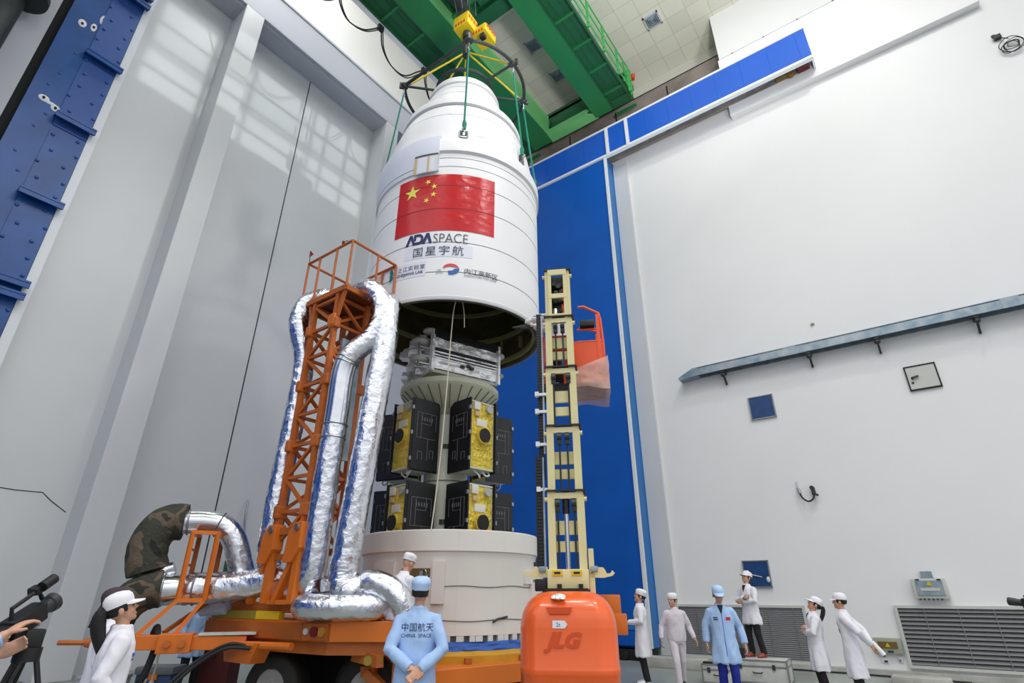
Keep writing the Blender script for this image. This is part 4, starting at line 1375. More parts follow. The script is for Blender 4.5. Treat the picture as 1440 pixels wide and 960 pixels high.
# light cluster on the cut corner
c0 = V((-7.163, 5.198, 1.196))
Q = Matrix.Rotation(R(12), 3, 'Z')
cl = MB().box(c0, (0.44, 0.06, 0.2), rot=Q).build('light_cluster', 'orange_dirty', tr, smooth=0)
for dx, r_, m in ((-0.14, 0.04, 'case_white'), (0.0, 0.065, 'lamp_red'), (0.14, 0.06, 'lamp_amber')):
    c = c0 + Q @ V((dx, -0.03, 0))
    n = Q @ V((0, -1, 0))
    MB().cyl(c, c + n * 0.03, r_, 18).build('lens', m, cl)
# wheels: twin tyres on stub axles below the front deck
def wheel(c, rz, rad=0.44, w=0.24):
    Qw = Matrix.Rotation(rz, 3, 'Z')
    c = V(c)
    b = MB()
    prof = [(rad * .56, -w / 2), (rad * .85, -w / 2 - .005), (rad * .96, -w * .42), (rad, -w * .3), (rad, w * .3), (rad * .96, w * .42), (rad * .85, w / 2 + .005), (rad * .56, w / 2)]
    n = 40
    rings = []
    for j in range(n):
        a = 2 * pi * j / n
        rings.append([c + Qw @ V((cos(a) * p[0], p[1], sin(a) * p[0])) for p in prof])
    rings.append(rings[0])
    b.loft(rings, cap=False)
    t_ = b.build('tyre', 'tyre', tr, smooth=40)
    f = Qw @ V((0, -1, 0))
    b = MB().tube([c + f * (-w * .3), c + f * (w * .38), c + f * (w * .42), c + f * (w * .2), c + f * (w * .2)], [rad * .58, rad * .58, rad * .53, rad * .46, 0.02], 28)
    b.cyl(c + f * (w * .15), c + f * (w * .55), rad * .2, 16)
    for k in range(8):
        a = 2 * pi * k / 8
        q = c + Qw @ V((cos(a) * rad * .33, 0, sin(a) * rad * .33))
        b.cyl(q + f * (w * .15), q + f * (w * .3), 0.022, 8)
    b.build('rim', 'hub', t_, smooth=35)


for c in ((-6.956, 6.035, 0.44), (-7.257, 6.223, 0.44), (-8.225, 5.377, 0.44), (-8.507, 5.687, 0.44), (-8.084, 6.768, 0.44), (-9.306, 6.11, 0.44)):
    wheel(c, R(22))
b = MB().beam((-7.097, 6.486, 0.909), (-6.768, 5.828, 0.684), 0.2, 0.14).beam((-6.768, 5.828, 0.684), (-6.439, 5.969, 0.43), 0.16, 0.12)
b.build('suspension_arm', 'orange_dirty', tr, smooth=0, bevel=0.01)
b = MB().prism([(-0.22, 0.05), (0.32, 0), (0.3, .14), (-0.18, .2)], -0.06, 0.06, Q=Matrix(((1, 0, 0), (0, 0, -1), (0, 1, 0))), o=(-6.674, 5.687, 0.778))
b.build('suspension_bracket', 'orange_dirty', tr, smooth=0)
MB().box((-6.11, 6.157, 0.778), (0.16, 0.16, 0.75), rz=R(30)).build('corner_post', 'orange', tr, smooth=0)
MB().box((-6.373, 6.016, 0.759), (0.1, 0.12, 0.7), rz=R(30)).build('corner_post', 'orange_dirty', tr, smooth=0)
MB().cyl((-6.533, 5.64, 0.853), (-6.514, 5.602, 0.853), 0.06, 14).cyl((-6.411, 5.715, 0.853), (-6.392, 5.678, 0.853), .05, 14).build('valve', 'yellow_old', tr)
# mudguard left of the wheels
b = MB().prism([(-0.42, 0.26), (-0.30, 0.0), (0.36, 0.0), (0.52, 0.26)], -0.12, 0.12, Q=Matrix(((1, 0, 0), (0, 0, -1), (0, 1, 0))), o=(-8.46, 4.963, 0.778))
b.build('mudguard', 'orange', tr, smooth=0)
b = MB().tube([(-9.024, 4.672, 1.003), (-7.426, 5.029, 1.013)], 0.05, 10)
b.build('side_rail', 'orange', tr)
# tow bar
tl, tq = V((-9.419, 3.525, 1.069)), V((-8.46, 4.963, 1.022))
b = MB().beam(tl, tq, 0.22, 0.18)
b.build('tow_bar', 'orange', tr, smooth=0, bevel=0.01)
b = MB().tube([tl - V((.15, .22, 0)), tl - V((.06, .09, 0)), tl], [0.05, 0.09, 0.11], 10).tube([tl - V((.15, .22, 0)), V((-9.738, 3.046, 1.078))], 0.032, 10)
b.build('tow_eye', 'orange_dirty', tr)
pl = V((-8.93, 4.192, 1.041))
b = MB().box(pl, (0.42, 0.3, 0.24), rz=atan2(1.53, 1.02))
b.build('hinge_plate', 'orange', tr, smooth=0, bevel=0.01)
u = (tq - tl).normalized()
for k in (-.08, .1):
    q = pl + u * k + V((.09, -.06, 0)) * 1.6
    MB().cyl(q, q + V((.03, -.02, 0)), 0.045, 12).build('hinge_bolt', 'orange_dirty', tr)
MB().box((-8.6, 4.75, 1.145), (0.75, 0.25, 0.03), rz=atan2(1.53, 1.02)).build('wood_plank', 'case_white', tr, smooth=0)
# pedestal blocks below the tower
MB().box((-8.45, 5.40, 1.48), (1.5, 0.56, 0.14), rz=R(6.8)).build('pedestal', 'orange_dirty', tr, smooth=0, bevel=0.01)
MB().box((-9.0, 5.05, 1.38), (1.0, 0.1, 0.11), rz=R(6.8)).build('yellow_strip', 'yellow_old', tr, smooth=0)
MB().box((-8.25, 5.14, 1.38), (0.52, 0.1, 0.11), rz=R(6.8)).build('yellow_strip', 'yellow_block', tr, smooth=0)

# ------------------------------------------------------------------ lattice tower with railed platform
tw = thing('duct_tower', 'tall orange lattice tower with a railed platform on the trailer deck', 'tower', (-7.943, 5.405, 1.539))
TX0, TX1, TY0, TY1 = -8.272, -7.595, 5.038, 5.696
ZB, ZT = 2.31, 6.634
corners = [(TX1, TY0), (TX0, TY0), (TX0, TY1), (TX1, TY1)]
for k, (x, y) in enumerate(corners):
    MB().box((x, y, (ZB + ZT) / 2), (0.085, 0.085, ZT - ZB)).build('post', 'tower_orange', tw, smooth=0)
bays = 8
bh = (ZT - .1 - ZB) / bays
for k in range(bays):
    z0, z1 = ZB + k * bh, ZB + (k + 1) * bh
    zm = (z0 + z1) / 2
    for f in range(4):
        a, c = corners[f], corners[(f + 1) % 4]
        if k % 2 == 0:
            a, c = c, a
        MB().beam((*a, z0), (*c, z1), 0.05).build('diagonal', 'tower_orange', tw, smooth=0)
        MB().beam((*a, z1), (*c, z1), 0.05).build('horizontal', 'tower_orange', tw, smooth=0)
        if k % 2 == 0:
            MB().box((corners[f][0], corners[f][1], z1), (0.12 if f % 2 else 0.2, 0.2 if f % 2 else 0.12, 0.2), ch=0.03).build('gusset', 'tower_orange', tw, smooth=0)
# hinged foot brackets
for x in (TX1, TX0):
    b = MB().prism([(-.20, -.42), (.02, -.42), (.17, -.22), (.17, .14), (-.02, .14), (-.15, .0)], -.09, .09, Q=Matrix(((1, 0, 0), (0, 0, -1), (0, 1, 0))), o=(x - .02, TY0 - .04, 2.50))
    b.build('hinge_bracket', 'orange', tw, smooth=0, bevel=0.01)
    MB().cyl((x + .05, TY0 - .13, 2.56), (x + .05, TY0 - .16, 2.56), 0.05, 14).build('hinge_pin', 'steel', tw)
    MB().beam((x + .05, TY0 - .03, 2.31), (x + .03, TY0 - .03, 1.54), 0.12, 0.1).build('strut', 'orange', tw, smooth=0)
    MB().beam((x + .05, TY0 - .03, 2.31), (x - .42, TY0 + .0, 1.55), 0.12, 0.1).build('strut', 'orange', tw, smooth=0)
b = MB()
b.box(((TX0 + TX1) / 2, TY0, 2.54), (TX1 - TX0, 0.1, 0.1)).box(((TX0 + TX1) / 2, TY0, 2.17), (TX1 - TX0, 0.08, 0.08))
MB().box(((TX0 + TX1) / 2, TY0, 2.54), (TX1 - TX0, 0.1, 0.1)).build('cross_beam', 'orange_dirty', tw, smooth=0)
MB().box(((TX0 + TX1) / 2, TY0, 2.17), (TX1 - TX0, 0.08, 0.08)).build('cross_beam', 'orange_dirty', tw, smooth=0)
MB().box(((TX0 + TX1) / 2, TY1, 2.26), (TX1 - TX0, 0.1, 0.1)).build('cross_beam', 'orange_dirty', tw, smooth=0)
for x, y in ((TX0, TY1), (TX1, TY1)):
    MB().box((x, y, 1.93), (0.1, 0.1, 0.8)).build('leg', 'orange_dirty', tw, smooth=0)
MB().box((-7.802, 5.095, 1.558), (0.7, 0.22, 0.06)).build('base_plate', 'orange', tw, smooth=0)
# platform
PX0, PX1, PY0, PY1 = -8.723, -7.36, 5.0, 6.072
b = MB().box(((PX0 + PX1) / 2, (PY0 + PY1) / 2, 6.671), (PX1 - PX0, PY1 - PY0, 0.06))
for q in (0.25, 0.5, 0.75):
    b.box((PX0 + (PX1 - PX0) * q, (PY0 + PY1) / 2, 6.624), (0.04, PY1 - PY0, 0.06))
b.build('platform', 'deck_brown', tw, smooth=0)
for a, c in (((PX0, PY0), (PX1, PY0)), ((PX1, PY0), (PX1, PY1)), ((PX1, PY1), (PX0, PY1)), ((PX0, PY1), (PX0, PY0))):
    MB().beam((*a, 6.66), (*c, 6.66), 0.05, 0.1).build('edge_angle', 'tower_orange', tw, smooth=0)
    MB().tube([(*a, 7.658), (*c, 7.658)], 0.026, 8).build('handrail', 'tower_orange', tw)
for x, y in ((PX1, PY0), (PX0, PY0), (PX0, PY1), (PX1, PY1), (PX0 + .38, PY0), (PX1 - .45, PY0), (PX1, PY0 + .62), (PX0 + .5, PY1), (PX1 - .4, PY1), (PX0, PY0 + .6)):
    MB().tube([(x, y, 6.68), (x, y, 7.66)], 0.022, 8).build('railing_post', 'tower_orange', tw)
MB().box(((TX0 + TX1) / 2 + .1, TY1 - .02, 6.1), (TX1 - TX0 - .25, 0.03, 1.0)).build('back_sheet', 'deck_brown', tw, smooth=0)
MB().beam((TX1, TY0, 6.02), (PX1 - .05, PY0 + .03, 6.63), 0.06).build('brace', 'tower_orange', tw, smooth=0)
MB().beam((TX0, TY0, 6.02), (PX0 + .3, PY0 + .03, 6.63), 0.06).build('brace', 'tower_orange', tw, smooth=0)
MB().beam((TX1, TY0, 6.02), (TX1 - .1, PY1 - .1, 6.63), 0.05).build('brace', 'tower_orange', tw, smooth=0)
MB().box((TX1 - .04, TY0 - .02, 6.07), (0.2, 0.1, 0.24), ch=0.03).build('gusset', 'orange', tw, smooth=0)
MB().box((-7.539, 5.405, 4.707), (0.06, 0.42, 2.1)).build('cable_duct', 'galv', tw, smooth=0)

# pennants on the railing
for (x, y, px, pz, lab) in ((PX0, PY0, -.05, 7.95, 'small red pennant on a wire at the left corner of the tower railing'), (PX1 - .12, PY0, -.22, 7.75, 'small red pennant on a wire at the peak of the tower railing')):
    t = thing('pennant', lab, 'pennant', (x, y, 7.67), group=None)
    MB().tube(curve_pts([(x, y, 7.67), (x + px * .3, y, 7.67 + (pz - 7.67) * .7), (x + px, y, pz)], 8), 0.008, 6).build('wire', 'iron', t)
    MB().add([V((x + px, y, pz + .06)), V((x + px + .12, y + .02, pz - .08)), V((x + px, y, pz - .12)), V((x + px + .04, y + .05, pz - .02))], [(0, 1, 3), (1, 2, 3), (0, 3, 2)]).build('cloth', 'red_rag', t, smooth=0)


# ------------------------------------------------------------------ aluminised air ducts
def duct(name, label, ctrl, rad, smooth_part=None, n=90, seg=30, crumple=1.0, seed=0, mats=None, group='silver air ducts around the tower', rings=()):
    L_ = sum((V(ctrl[q + 1]) - V(ctrl[q])).length for q in range(len(ctrl) - 1))
    n = max(12, int(L_ / 0.022))
    seg = 36
    P = curve_pts(ctrl, n)
    k = len(P)
    T_ = [(P[min(i + 1, k - 1)] - P[max(i - 1, 0)]).normalized() for i in range(k)]
    x, y, _ = frame_from(T_[0])
    b = MB()
    vs, fs, ms = [], [], []
    for i in range(k):
        if i:
            q = T_[i - 1].rotation_difference(T_[i])
            x = q @ x
            x = (x - T_[i] * x.dot(T_[i])).normalized()
            y = T_[i].cross(x).normalized()
        for j in range(seg):
            a = 2 * pi * j / seg
            d = x * cos(a) + y * sin(a)
            sl = i * L_ / n
            nz = noise.noise(V((d.x * 2.2 + seed, d.y * 2.2, d.z * 2.2 + sl * 5))) * 0.05
            w1 = noise.noise(V((d.x * 1.6 + seed, d.y * 1.6, d.z * 1.6 + sl * 16)))
            nz += 0.075 * (0.5 - abs(w1)) * (0.6 + noise.noise(V((d.x * 2 + 7, d.y * 2, sl * 3 + seed))))
            nz += 0.03 * noise.noise(V((d.x * 6 + seed, d.y * 6, d.z * 6 + sl * 22)))
            rigid = smooth_part and smooth_part[0] <= i / k <= smooth_part[1]
            vs.append(P[i] + d * rad * (1 + (0 if rigid else nz * crumple)))
    for i in range(k - 1):
        for j in range(seg):
            fs.append((i * seg + j, i * seg + (j + 1) % seg, (i + 1) * seg + (j + 1) % seg, (i + 1) * seg + j))
            m_ = 1 if smooth_part and smooth_part[0] <= i / k <= smooth_part[1] else 0
            ms.append(m_)
    fs.append(tuple(reversed(range(seg))))
    fs.append(tuple((k - 1) * seg + j for j in range(seg)))
    ms += [0, 0]
    b.v, b.f, b.m = vs, fs, ms
    t = thing(name, label, 'duct', P[0], group=group)
    b.build('sleeve', mats or ['duct', 'duct_smooth'], t, smooth=60)
    for q in rings:
        i = int(q * (k - 1))
        dv = T_[i]
        xx, yy, _ = frame_from(dv)
        pts = [P[i] + xx * cos(a * pi / 12) * rad * 1.03 + yy * sin(a * pi / 12) * rad * 1.03 for a in range(24)]
        MB().tube(pts, 0.014, 6, closed=True).build('clamp_band', 'steel', t)
    return t


duct('air_duct', 'silver duct standing in front of the tower and hooking over its platform',
     [(-7.755, 5.405, 1.746), (-7.501, 5.217, 1.793), (-7.398, 5.17, 2.075), (-7.388, 5.17, 3.203), (-7.379, 5.189, 4.331), (-7.37, 5.189, 5.036), (-7.276, 5.245, 5.384), (-7.069, 5.452, 5.722), (-6.975, 5.565, 6.117), (-7.05, 5.546, 6.512), (-7.285, 5.452, 6.794), (-7.708, 5.499, 6.869)],
     0.19, smooth_part=(0.34, 0.52), n=110, seed=1, rings=(0.33, 0.35, 0.5, 0.52))
duct('air_duct', 'wide silver duct rising to the right of the tower, nearest the fairing',
     [(-6.75, 5.55, 1.72), (-6.9, 5.39, 1.72), (-6.956, 5.377, 1.98), (-6.93, 5.4, 2.54), (-6.88, 5.47, 3.86), (-6.86, 5.55, 5.0), (-6.88, 5.62, 5.74), (-6.93, 5.66, 6.2), (-7.02, 5.7, 6.48), (-7.15, 5.85, 6.6)],
     0.205, seed=5)
duct('air_duct', 'silver duct running up behind the left side of the tower',
     [(-8.3, 5.6, 1.72), (-8.5, 5.4, 1.8), (-8.66, 5.22, 2.1), (-8.63, 5.15, 2.76), (-8.62, 5.17, 3.7), (-8.6, 5.2, 4.84), (-8.62, 5.18, 5.65), (-8.72, 5.02, 6.28), (-8.68, 5.06, 6.72), (-8.5, 5.25, 6.92), (-8.25, 5.45, 6.94), (-7.9, 5.5, 6.94)],
     0.18, seed=9)
duct('air_duct', 'fat silver duct lying along the front of the trailer deck',
     [(-7.332, 5.283, 1.511), (-7.388, 5.123, 1.511), (-7.257, 5.076, 1.501), (-6.956, 5.226, 1.501), (-6.674, 5.452, 1.501), (-6.533, 5.64, 1.501), (-6.561, 5.781, 1.511)],
     0.175, n=70, seed=13)
duct('air_duct', 'short silver duct drooping over the deck behind the light blue coat',
     [(-6.862, 5.593, 1.746), (-6.627, 5.621, 1.812), (-6.392, 5.753, 1.746), (-6.232, 5.847, 1.586), (-6.185, 5.903, 1.454)],
     0.17, n=44, seed=17)
duct('air_duct', 'crumpled silver duct bundle lying at the foot of the tower',
     [(-8.46, 5.264, 1.746), (-8.037, 5.217, 1.718), (-7.661, 5.358, 1.746), (-7.379, 5.546, 1.718), (-7.05, 5.687, 1.661), (-6.815, 5.828, 1.605)],
     0.19, n=60, seed=21)
duct('air_duct', 'pale plastic wrapped duct end below the tower pedestal',
     [(-9.72, 4.86, 1.45), (-9.55, 4.92, 1.46), (-9.38, 4.97, 1.47), (-9.2, 5.03, 1.47)], 0.11, n=30, seed=25, mats=['plastic_white', 'plastic_white'])
duct('air_duct', 'upper silver duct bending down from the stand to the lower duct',
     [(-9.663, 4.249, 2.714), (-9.513, 4.512, 2.723), (-9.381, 4.728, 2.676), (-9.268, 4.888, 2.498), (-9.212, 5.01, 2.216), (-9.184, 5.123, 1.934), (-9.118, 5.217, 1.699)],
     0.185, smooth_part=(0.0, 0.3), n=60, seed=29, crumple=.8, rings=(0.05, 0.3))
duct('air_duct', 'lower silver duct running from the stand under the tower',
     [(-9.541, 4.089, 1.718), (-9.4, 4.305, 1.727), (-9.118, 4.653, 1.746), (-8.742, 4.982, 1.793), (-8.413, 5.189, 1.859), (-8.084, 5.358, 1.812)],
     0.215, smooth_part=(0.0, 0.28), n=60, seed=33, rings=(0.04, 0.3))
duct('air_duct', 'upper camouflage wrapped duct elbow beside the orange stand',
     [(-9.663, 4.249, 2.714), (-9.738, 4.117, 2.714), (-9.795, 3.967, 2.62), (-9.814, 3.873, 2.404), (-9.795, 3.873, 2.169), (-9.757, 3.929, 1.962)],
     0.275, n=44, seed=37, crumple=.8, mats=['camo', 'camo'], group='camouflage wrapped ducts')
duct('air_duct', 'lower camouflage wrapped duct behind the woman in the white cap',
     [(-9.541, 4.089, 1.736), (-9.607, 3.967, 1.718), (-9.701, 3.816, 1.624), (-9.776, 3.685, 1.417), (-9.795, 3.628, 1.182)],
     0.26, n=40, seed=41, crumple=.8, mats=['camo', 'camo'], group='camouflage wrapped ducts')
t = duct('duct_cuff', 'flat silver cuff between the two camouflage ducts',
         [(-9.757, 3.835, 1.915), (-9.626, 4.061, 1.962), (-9.532, 4.202, 2.028)], 0.10, n=20, seed=45, group=None)

# orange duct stand on the tow bar
sd = thing('duct_stand', 'slim orange frame stand holding the silver ducts over the tow bar', 'stand', (-9.4, 4.418, 1.135))
A_, B_ = V((-9.08, 4.145, 0)), V((-8.921, 4.446, 0))
back = V((-.62, .40, 0))
for p in (A_, B_):
    MB().beam(p + V((0, 0, 1.58)), p + V((0.0, 0, 2.52)), 0.055).build('post', 'orange', sd, smooth=0)
    MB().beam(p + back + V((0, 0, 1.5)), p + back + V((0, 0, 2.52)), 0.055).build('post', 'orange_dirty', sd, smooth=0)
    MB().beam(p + V((0, 0, 2.52)), p + back + V((0, 0, 2.52)), 0.055).build('top_bar', 'orange', sd, smooth=0)
    MB().beam(p + V((0, 0, 1.58)), p + back + V((0, 0, 1.58)), 0.05).build('cross_bar', 'orange', sd, smooth=0)
for z in (2.52, 1.58):
    MB().beam(A_ + V((0, 0, z)), B_ + V((0, 0, z)), 0.055).build('cross_bar', 'orange', sd, smooth=0)
MB().beam(A_ + V((0, 0, 1.58)), V((-9.24, 3.788, 1.154)), 0.055).build('leg', 'orange', sd, smooth=0)
MB().beam(B_ + V((0, 0, 1.58)), V((-9.043, 4.192, 1.135)), 0.055).build('leg', 'orange', sd, smooth=0)
MB().beam(B_ + back + V((0, 0, 1.55)), V((-9.353, 4.183, 1.154)), 0.05).build('leg', 'orange_dirty', sd, smooth=0)
b = MB().box((A_ + B_) / 2 + back * .5 + V((0, 0, 2.55)), (0.36, 0.34, 0.03), rz=atan2(.33, .18))
b.build('saddle', 'deck_brown', sd, smooth=0)
MB().beam(A_ + back + V((0, 0, 1.95)), B_ + back + V((0, 0, 1.95)), 0.05).build('cross_bar', 'deck_brown', sd, smooth=0)
for k in range(3):
    z = 1.85 + k * .22
    MB().beam(A_ + V((-.02, 0, z)), A_ + back * .6 + V((0, 0, z)), 0.03).build('rung', 'orange_dirty', sd, smooth=0)

# odds and ends on the floor by the tow bar
t = thing('tool_case', 'blue tool box with a grey lid on the floor under the tow bar', 'tool box', (-11.6, 5.3, 0))
MB().box((-11.6, 5.3, 0.2), (0.62, 0.4, 0.38), rz=R(36), ch=0.03).build('body', 'toolbox_blue', t)
MB().box((-11.6, 5.3, 0.45), (0.68, 0.46, 0.13), rz=R(36), ch=0.04).build('lid', 'lid_grey', t)
MB().box((-11.46, 5.13, 0.36), (0.14, 0.05, 0.08), rz=R(36)).build('latch', 'orange', t, smooth=0)
t = thing('tool_case', 'light grey plastic case on the floor left of the blue tool box', 'tool box', (-12.05, 4.6, 0))
MB().box((-12.05, 4.6, 0.2), (0.7, 0.4, 0.34), rz=R(36), ch=0.04).build('body', 'toolbox_grey', t)
MB().box((-12.05, 4.6, 0.38), (0.72, 0.42, 0.06), rz=R(36), ch=0.02).build('lid', 'toolbox_grey', t)
MB().box((-11.92, 4.42, 0.27), (0.2, 0.04, 0.05), rz=R(36)).build('handle', 'lid_grey', t, smooth=0)
t = thing('maroon_cabinet', 'dark maroon sheet metal cabinet behind the duct stand', 'cabinet', (-11.9, 6.5, 0))
MB().box((-11.9, 6.5, 0.78), (0.62, 0.5, 1.54), rz=R(36), ch=0.01).build('body', 'maroon', t)
MB().box((-11.73, 6.27, 1.0), (0.6, 0.03, 0.03), rz=R(36)).build('door_seam', 'case_white', t, smooth=0)
MB().box((-11.72, 6.26, 0.62), (0.05, 0.04, 0.12), rz=R(36)).build('handle', 'iron', t, smooth=0)
t = thing('wall_winch', 'small green box with a hanging hook on the left wall, seen through the stand', 'box', (-16.1, 9.2, 1.9))
MB().box((-16.15, 8.75, 2.35), (0.3, 0.55, 0.34), ch=0.03).build('body', 'green_box', t)
MB().box((-16.05, 8.75, 2.05), (0.2, 0.5, 0.18), ch=0.03).build('tray', 'logo_teal', t)
MB().tube(curve_pts([(-16.1, 8.75, 2.5), (-16.05, 8.78, 3.0), (-16.1, 8.72, 3.6), (-16.2, 8.75, 4.2)], 16), 0.03, 8).ring((-16.1, 8.75, 2.75), 0.09, 0.03, 18, 8, 'X').build('cable', 'steel', t)
b = MB().tube(curve_pts([(-9.447, 4.089, 1.154), (-9.259, 4.042, 1.229), (-9.137, 4.023, 0.994), (-9.137, 3.948, 0.618), (-9.259, 3.854, 0.44), (-9.4, 3.666, 0.618), (-9.447, 3.478, 0.496), (-9.306, 3.337, 0.242), (-8.93, 3.196, 0.148), (-8.46, 3.102, 0.138)], 50), 0.045, 10)
t = b.build('black_hose', 'rubber')
tag(t, 'thick black hose looping down from the tow bar behind the woman', 'hose')
for (pts, lab) in (([(-8.178, 4.841, 0.994), (-8.366, 4.653, 1.022), (-8.601, 4.418, 0.853), (-8.742, 4.136, 0.571), (-8.789, 3.948, 0.336), (-8.648, 3.76, 0.148)], 'upper black cable hanging from the trailer front towards the floor'),
                   ([(-8.084, 4.813, 0.975), (-8.319, 4.587, 0.975), (-8.554, 4.343, 0.778), (-8.667, 4.089, 0.496), (-8.695, 3.901, 0.289), (-8.507, 3.713, 0.148)], 'lower black cable hanging beside its twin at the trailer front')):
    t = MB().tube(curve_pts(pts, 30), 0.024, 8).build('trailer_cable', 'cable')
    tag(t, lab, 'cable', 'black cables at the trailer front')
for (p, lab) in (((-9.9, 4.33), 'knotted cream rope hanging from the tow bar behind the woman'), ((-9.68, 4.33), 'cream rope with a white knot hanging right of the other rope')):
    x, y = p
    b = MB().tube([(x, y, 0.98), (x + .02, y, 0.7), (x - .03, y, 0.4), (x - .08, y - .02, 0.12), (x - .1, y - .03, 0.02)], 0.014, 6).ball((x - .01, y, 0.5), 0.035, 10, 8).ball((x, y, 0.84), 0.028, 8, 6)
    tag(b.build('hanging_rope', 'rope'), lab, 'rope', 'cream ropes on the tow bar')
# ================================================================== ORANGE MAST LIFT
LO, LR = V((-3.39, 5.66, 0)), R(28)
LQ = Matrix.Rotation(LR, 3, 'Z')


def LP(x, y, z):
    return LO + LQ @ V((x, y, 0)) + V((0, 0, z))


lf = thing('mast_lift', 'orange hooded mast lift with a tall cream mast raised beside the fairing', 'lift', LO, LR)
plan = []
corn = [(-0.36, -0.42), (0.34, -0.42), (0.47, -0.33), (0.50, -0.18), (0.50, 0.36), (-0.52, 0.36), (-0.52, -0.12), (-0.47, -0.31)]
for k in range(8):
    p0, p1, p2 = V((*corn[k - 1], 0)), V((*corn[k], 0)), V((*corn[(k + 1) % 8], 0))
    f0, f1 = min(.3, .05 / (p1 - p0).length), min(.3, .05 / (p2 - p1).length)
    a_, c_ = p1.lerp(p0, f0), p1.lerp(p2, f1)
    for q in (0, .5, 1):
        m_ = a_.lerp(p1, q).lerp(p1.lerp(c_, q), q)
        plan.append((m_.x, m_.y))
b = MB()
rings = []
for z, k in ((0.22, 0.97), (0.60, 0.99), (0.615, 0.998), (0.63, 1.0), (0.925, 1.0), (0.94, 1.013), (0.955, 1.018), (0.985, 1.018), (1.0, 1.013), (1.015, 1.0), (1.35, 1.0), (1.365, 0.995), (1.42, 0.982), (1.48, 0.955), (1.535, 0.91), (1.585, 0.85), (1.63, 0.765), (1.665, 0.66), (1.685, 0.54), (1.695, .42)):
    rings.append([LP(p[0] * k, p[1] * k + (1 - k) * .1, z) for p in plan])
b.loft(rings)
hood = b.build('hood', 'lift_orange', lf, smooth=32)
tb = text_mb('JLG', 0.185, extr=0.006, shear=0.35, bold=0.008)
o_ = MB()
o_.v = [LP(-0.21 + p.x * 1.15, -0.4235 - p.z, 1.19 + p.y) for p in tb.v]
o_.f, o_.m = tb.f, tb.m
o_.build('embossed_letters', 'lift_emboss', lf, smooth=0)
b = MB().prism([(-0.07, 0), (0.055, 0), (0.08, 0.035), (0.055, 0.07), (-0.07, 0.07)], 0, 0.004, Q=LQ @ Matrix(((1, 0, 0), (0, 0, -1), (0, 1, 0))), o=LP(-0.08, -0.421, 1.355))
b.build('label_plate', 'paper', lf, smooth=0)
tb = text_mb('2t', 0.055)
o_ = MB()
o_.v = [LP(-0.115 + p.x, -0.428, 1.37 + p.y) for p in tb.v]
o_.f, o_.m = tb.f, tb.m
o_.build('label_text', 'logo_blue', lf, smooth=0)
b = MB().prism([(-0.16, 0.06), (-0.12, 0), (0.08, 0), (0.12, 0.06)], 0, 0.012, Q=LQ @ Matrix(((1, 0, 0), (0, 0, -1), (0, 1, 0))), o=LP(-0.06, -0.405, 1.485))
b.build('grip_recess', 'lift_emboss', lf, smooth=0)
b = MB()
for k in range(7):
    a = k * .9
    b.ball(LP(-.08 + .045 * cos(a) * (k > 0), -.33 + .02 * sin(a), 1.655 - .012 * sin(a) - .004 * k), (.05, .034, .016), 10, 6, Q=LQ @ Matrix.Rotation(R(28), 3, 'X') @ Matrix.Rotation(a, 3, 'Z'))
b.build('foil_sticker', 'silver_mli', lf)
MB().box(LP(0, 0, 0.15), (0.96, 0.8, 0.18), rz=LR, ch=0.02).build('chassis', 'iron', lf)
MB().box(LP(-.1, .95, 0.2), (0.9, 1.3, 0.2), rz=LR, ch=0.02).build('chassis', 'iron', lf)
for x in (-.42, .42):
    for y in (-.2, 1.35):
        MB().cyl(LP(x - .06, y, 0.14), LP(x + .06, y, 0.14), 0.14, 20).build('wheel', 'tyre', lf)
# mast: five nested stages
MY = 0.27
stages = [(1.93, 2.82, .445), (2.80, 3.65, .425), (3.63, 4.48, .405), (4.46, 5.26, .385), (5.24, 6.05, .365)]
for i, (z0, z1, w) in enumerate(stages):
    y = MY + 0.02 * i
    b = MB()
    for s in (-1, 1):
        b.box(LP(s * (w / 2 - .045), y, (z0 + z1) / 2), (0.09, 0.05, z1 - z0), rz=LR)
        b.box(LP(s * (w / 2 - .008), y + .12, (z0 + z1) / 2), (0.016, 0.28, z1 - z0), rz=LR)
        b.box(LP(s * (w / 2 - .075), y + .02, (z0 + z1) / 2), (0.02, 0.06, z1 - z0), rz=LR)
    st_ = b.build('mast_stage', 'cream', lf, smooth=0)
    if i < 4:
        MB().box(LP(0, y - .01, z1 - .06), (w - .16, 0.04, 0.07), rz=LR).build('cross_plate', 'cream', st_, smooth=0)
    for q, hgt in (((.28, .12), (.52, .16)) if i < 4 else ()):
        MB().box(LP(0, y + .06, z0 + (z1 - z0) * q), (w - .16, 0.04, hgt), rz=LR).build('cross_plate', 'cream', st_, smooth=0)
    b = MB().box(LP(0, y - .03, z1), (w + .03, 0.05, 0.022), rz=LR).box(LP(w / 2 + .01, y + .0, z1 - .02), (0.03, 0.07, 0.06), rz=LR)
    b.build('end_cap', 'black', st_, smooth=0)
    if i < 4:
        cx = .05 if i in (1, 3) else .10
        for s in (-1, 1):
            b = MB().box(LP(s * cx, y + .0, (z0 + z1) / 2 - .05), (0.022, 0.02, z1 - z0 - .14), rz=LR)
            b.build('chain', 'black', st_, smooth=0)
            b = MB().box(LP(s * cx, y - .005, z1 - .17), (0.06, 0.06, 0.16), rz=LR, ch=0.01).cyl(LP(s * cx - .03, y - .03, z1 - .15), LP(s * cx + .03, y - .03, z1 - .15), 0.04, 14)
            b.build('pulley', 'iron', st_)
    for s in (-1, 1):
        MB().cyl(LP(s * (w / 2), y, z1 - .1), LP(s * (w / 2 + .035), y, z1 - .1), 0.028, 12).build('roller_bolt', 'cream', st_)
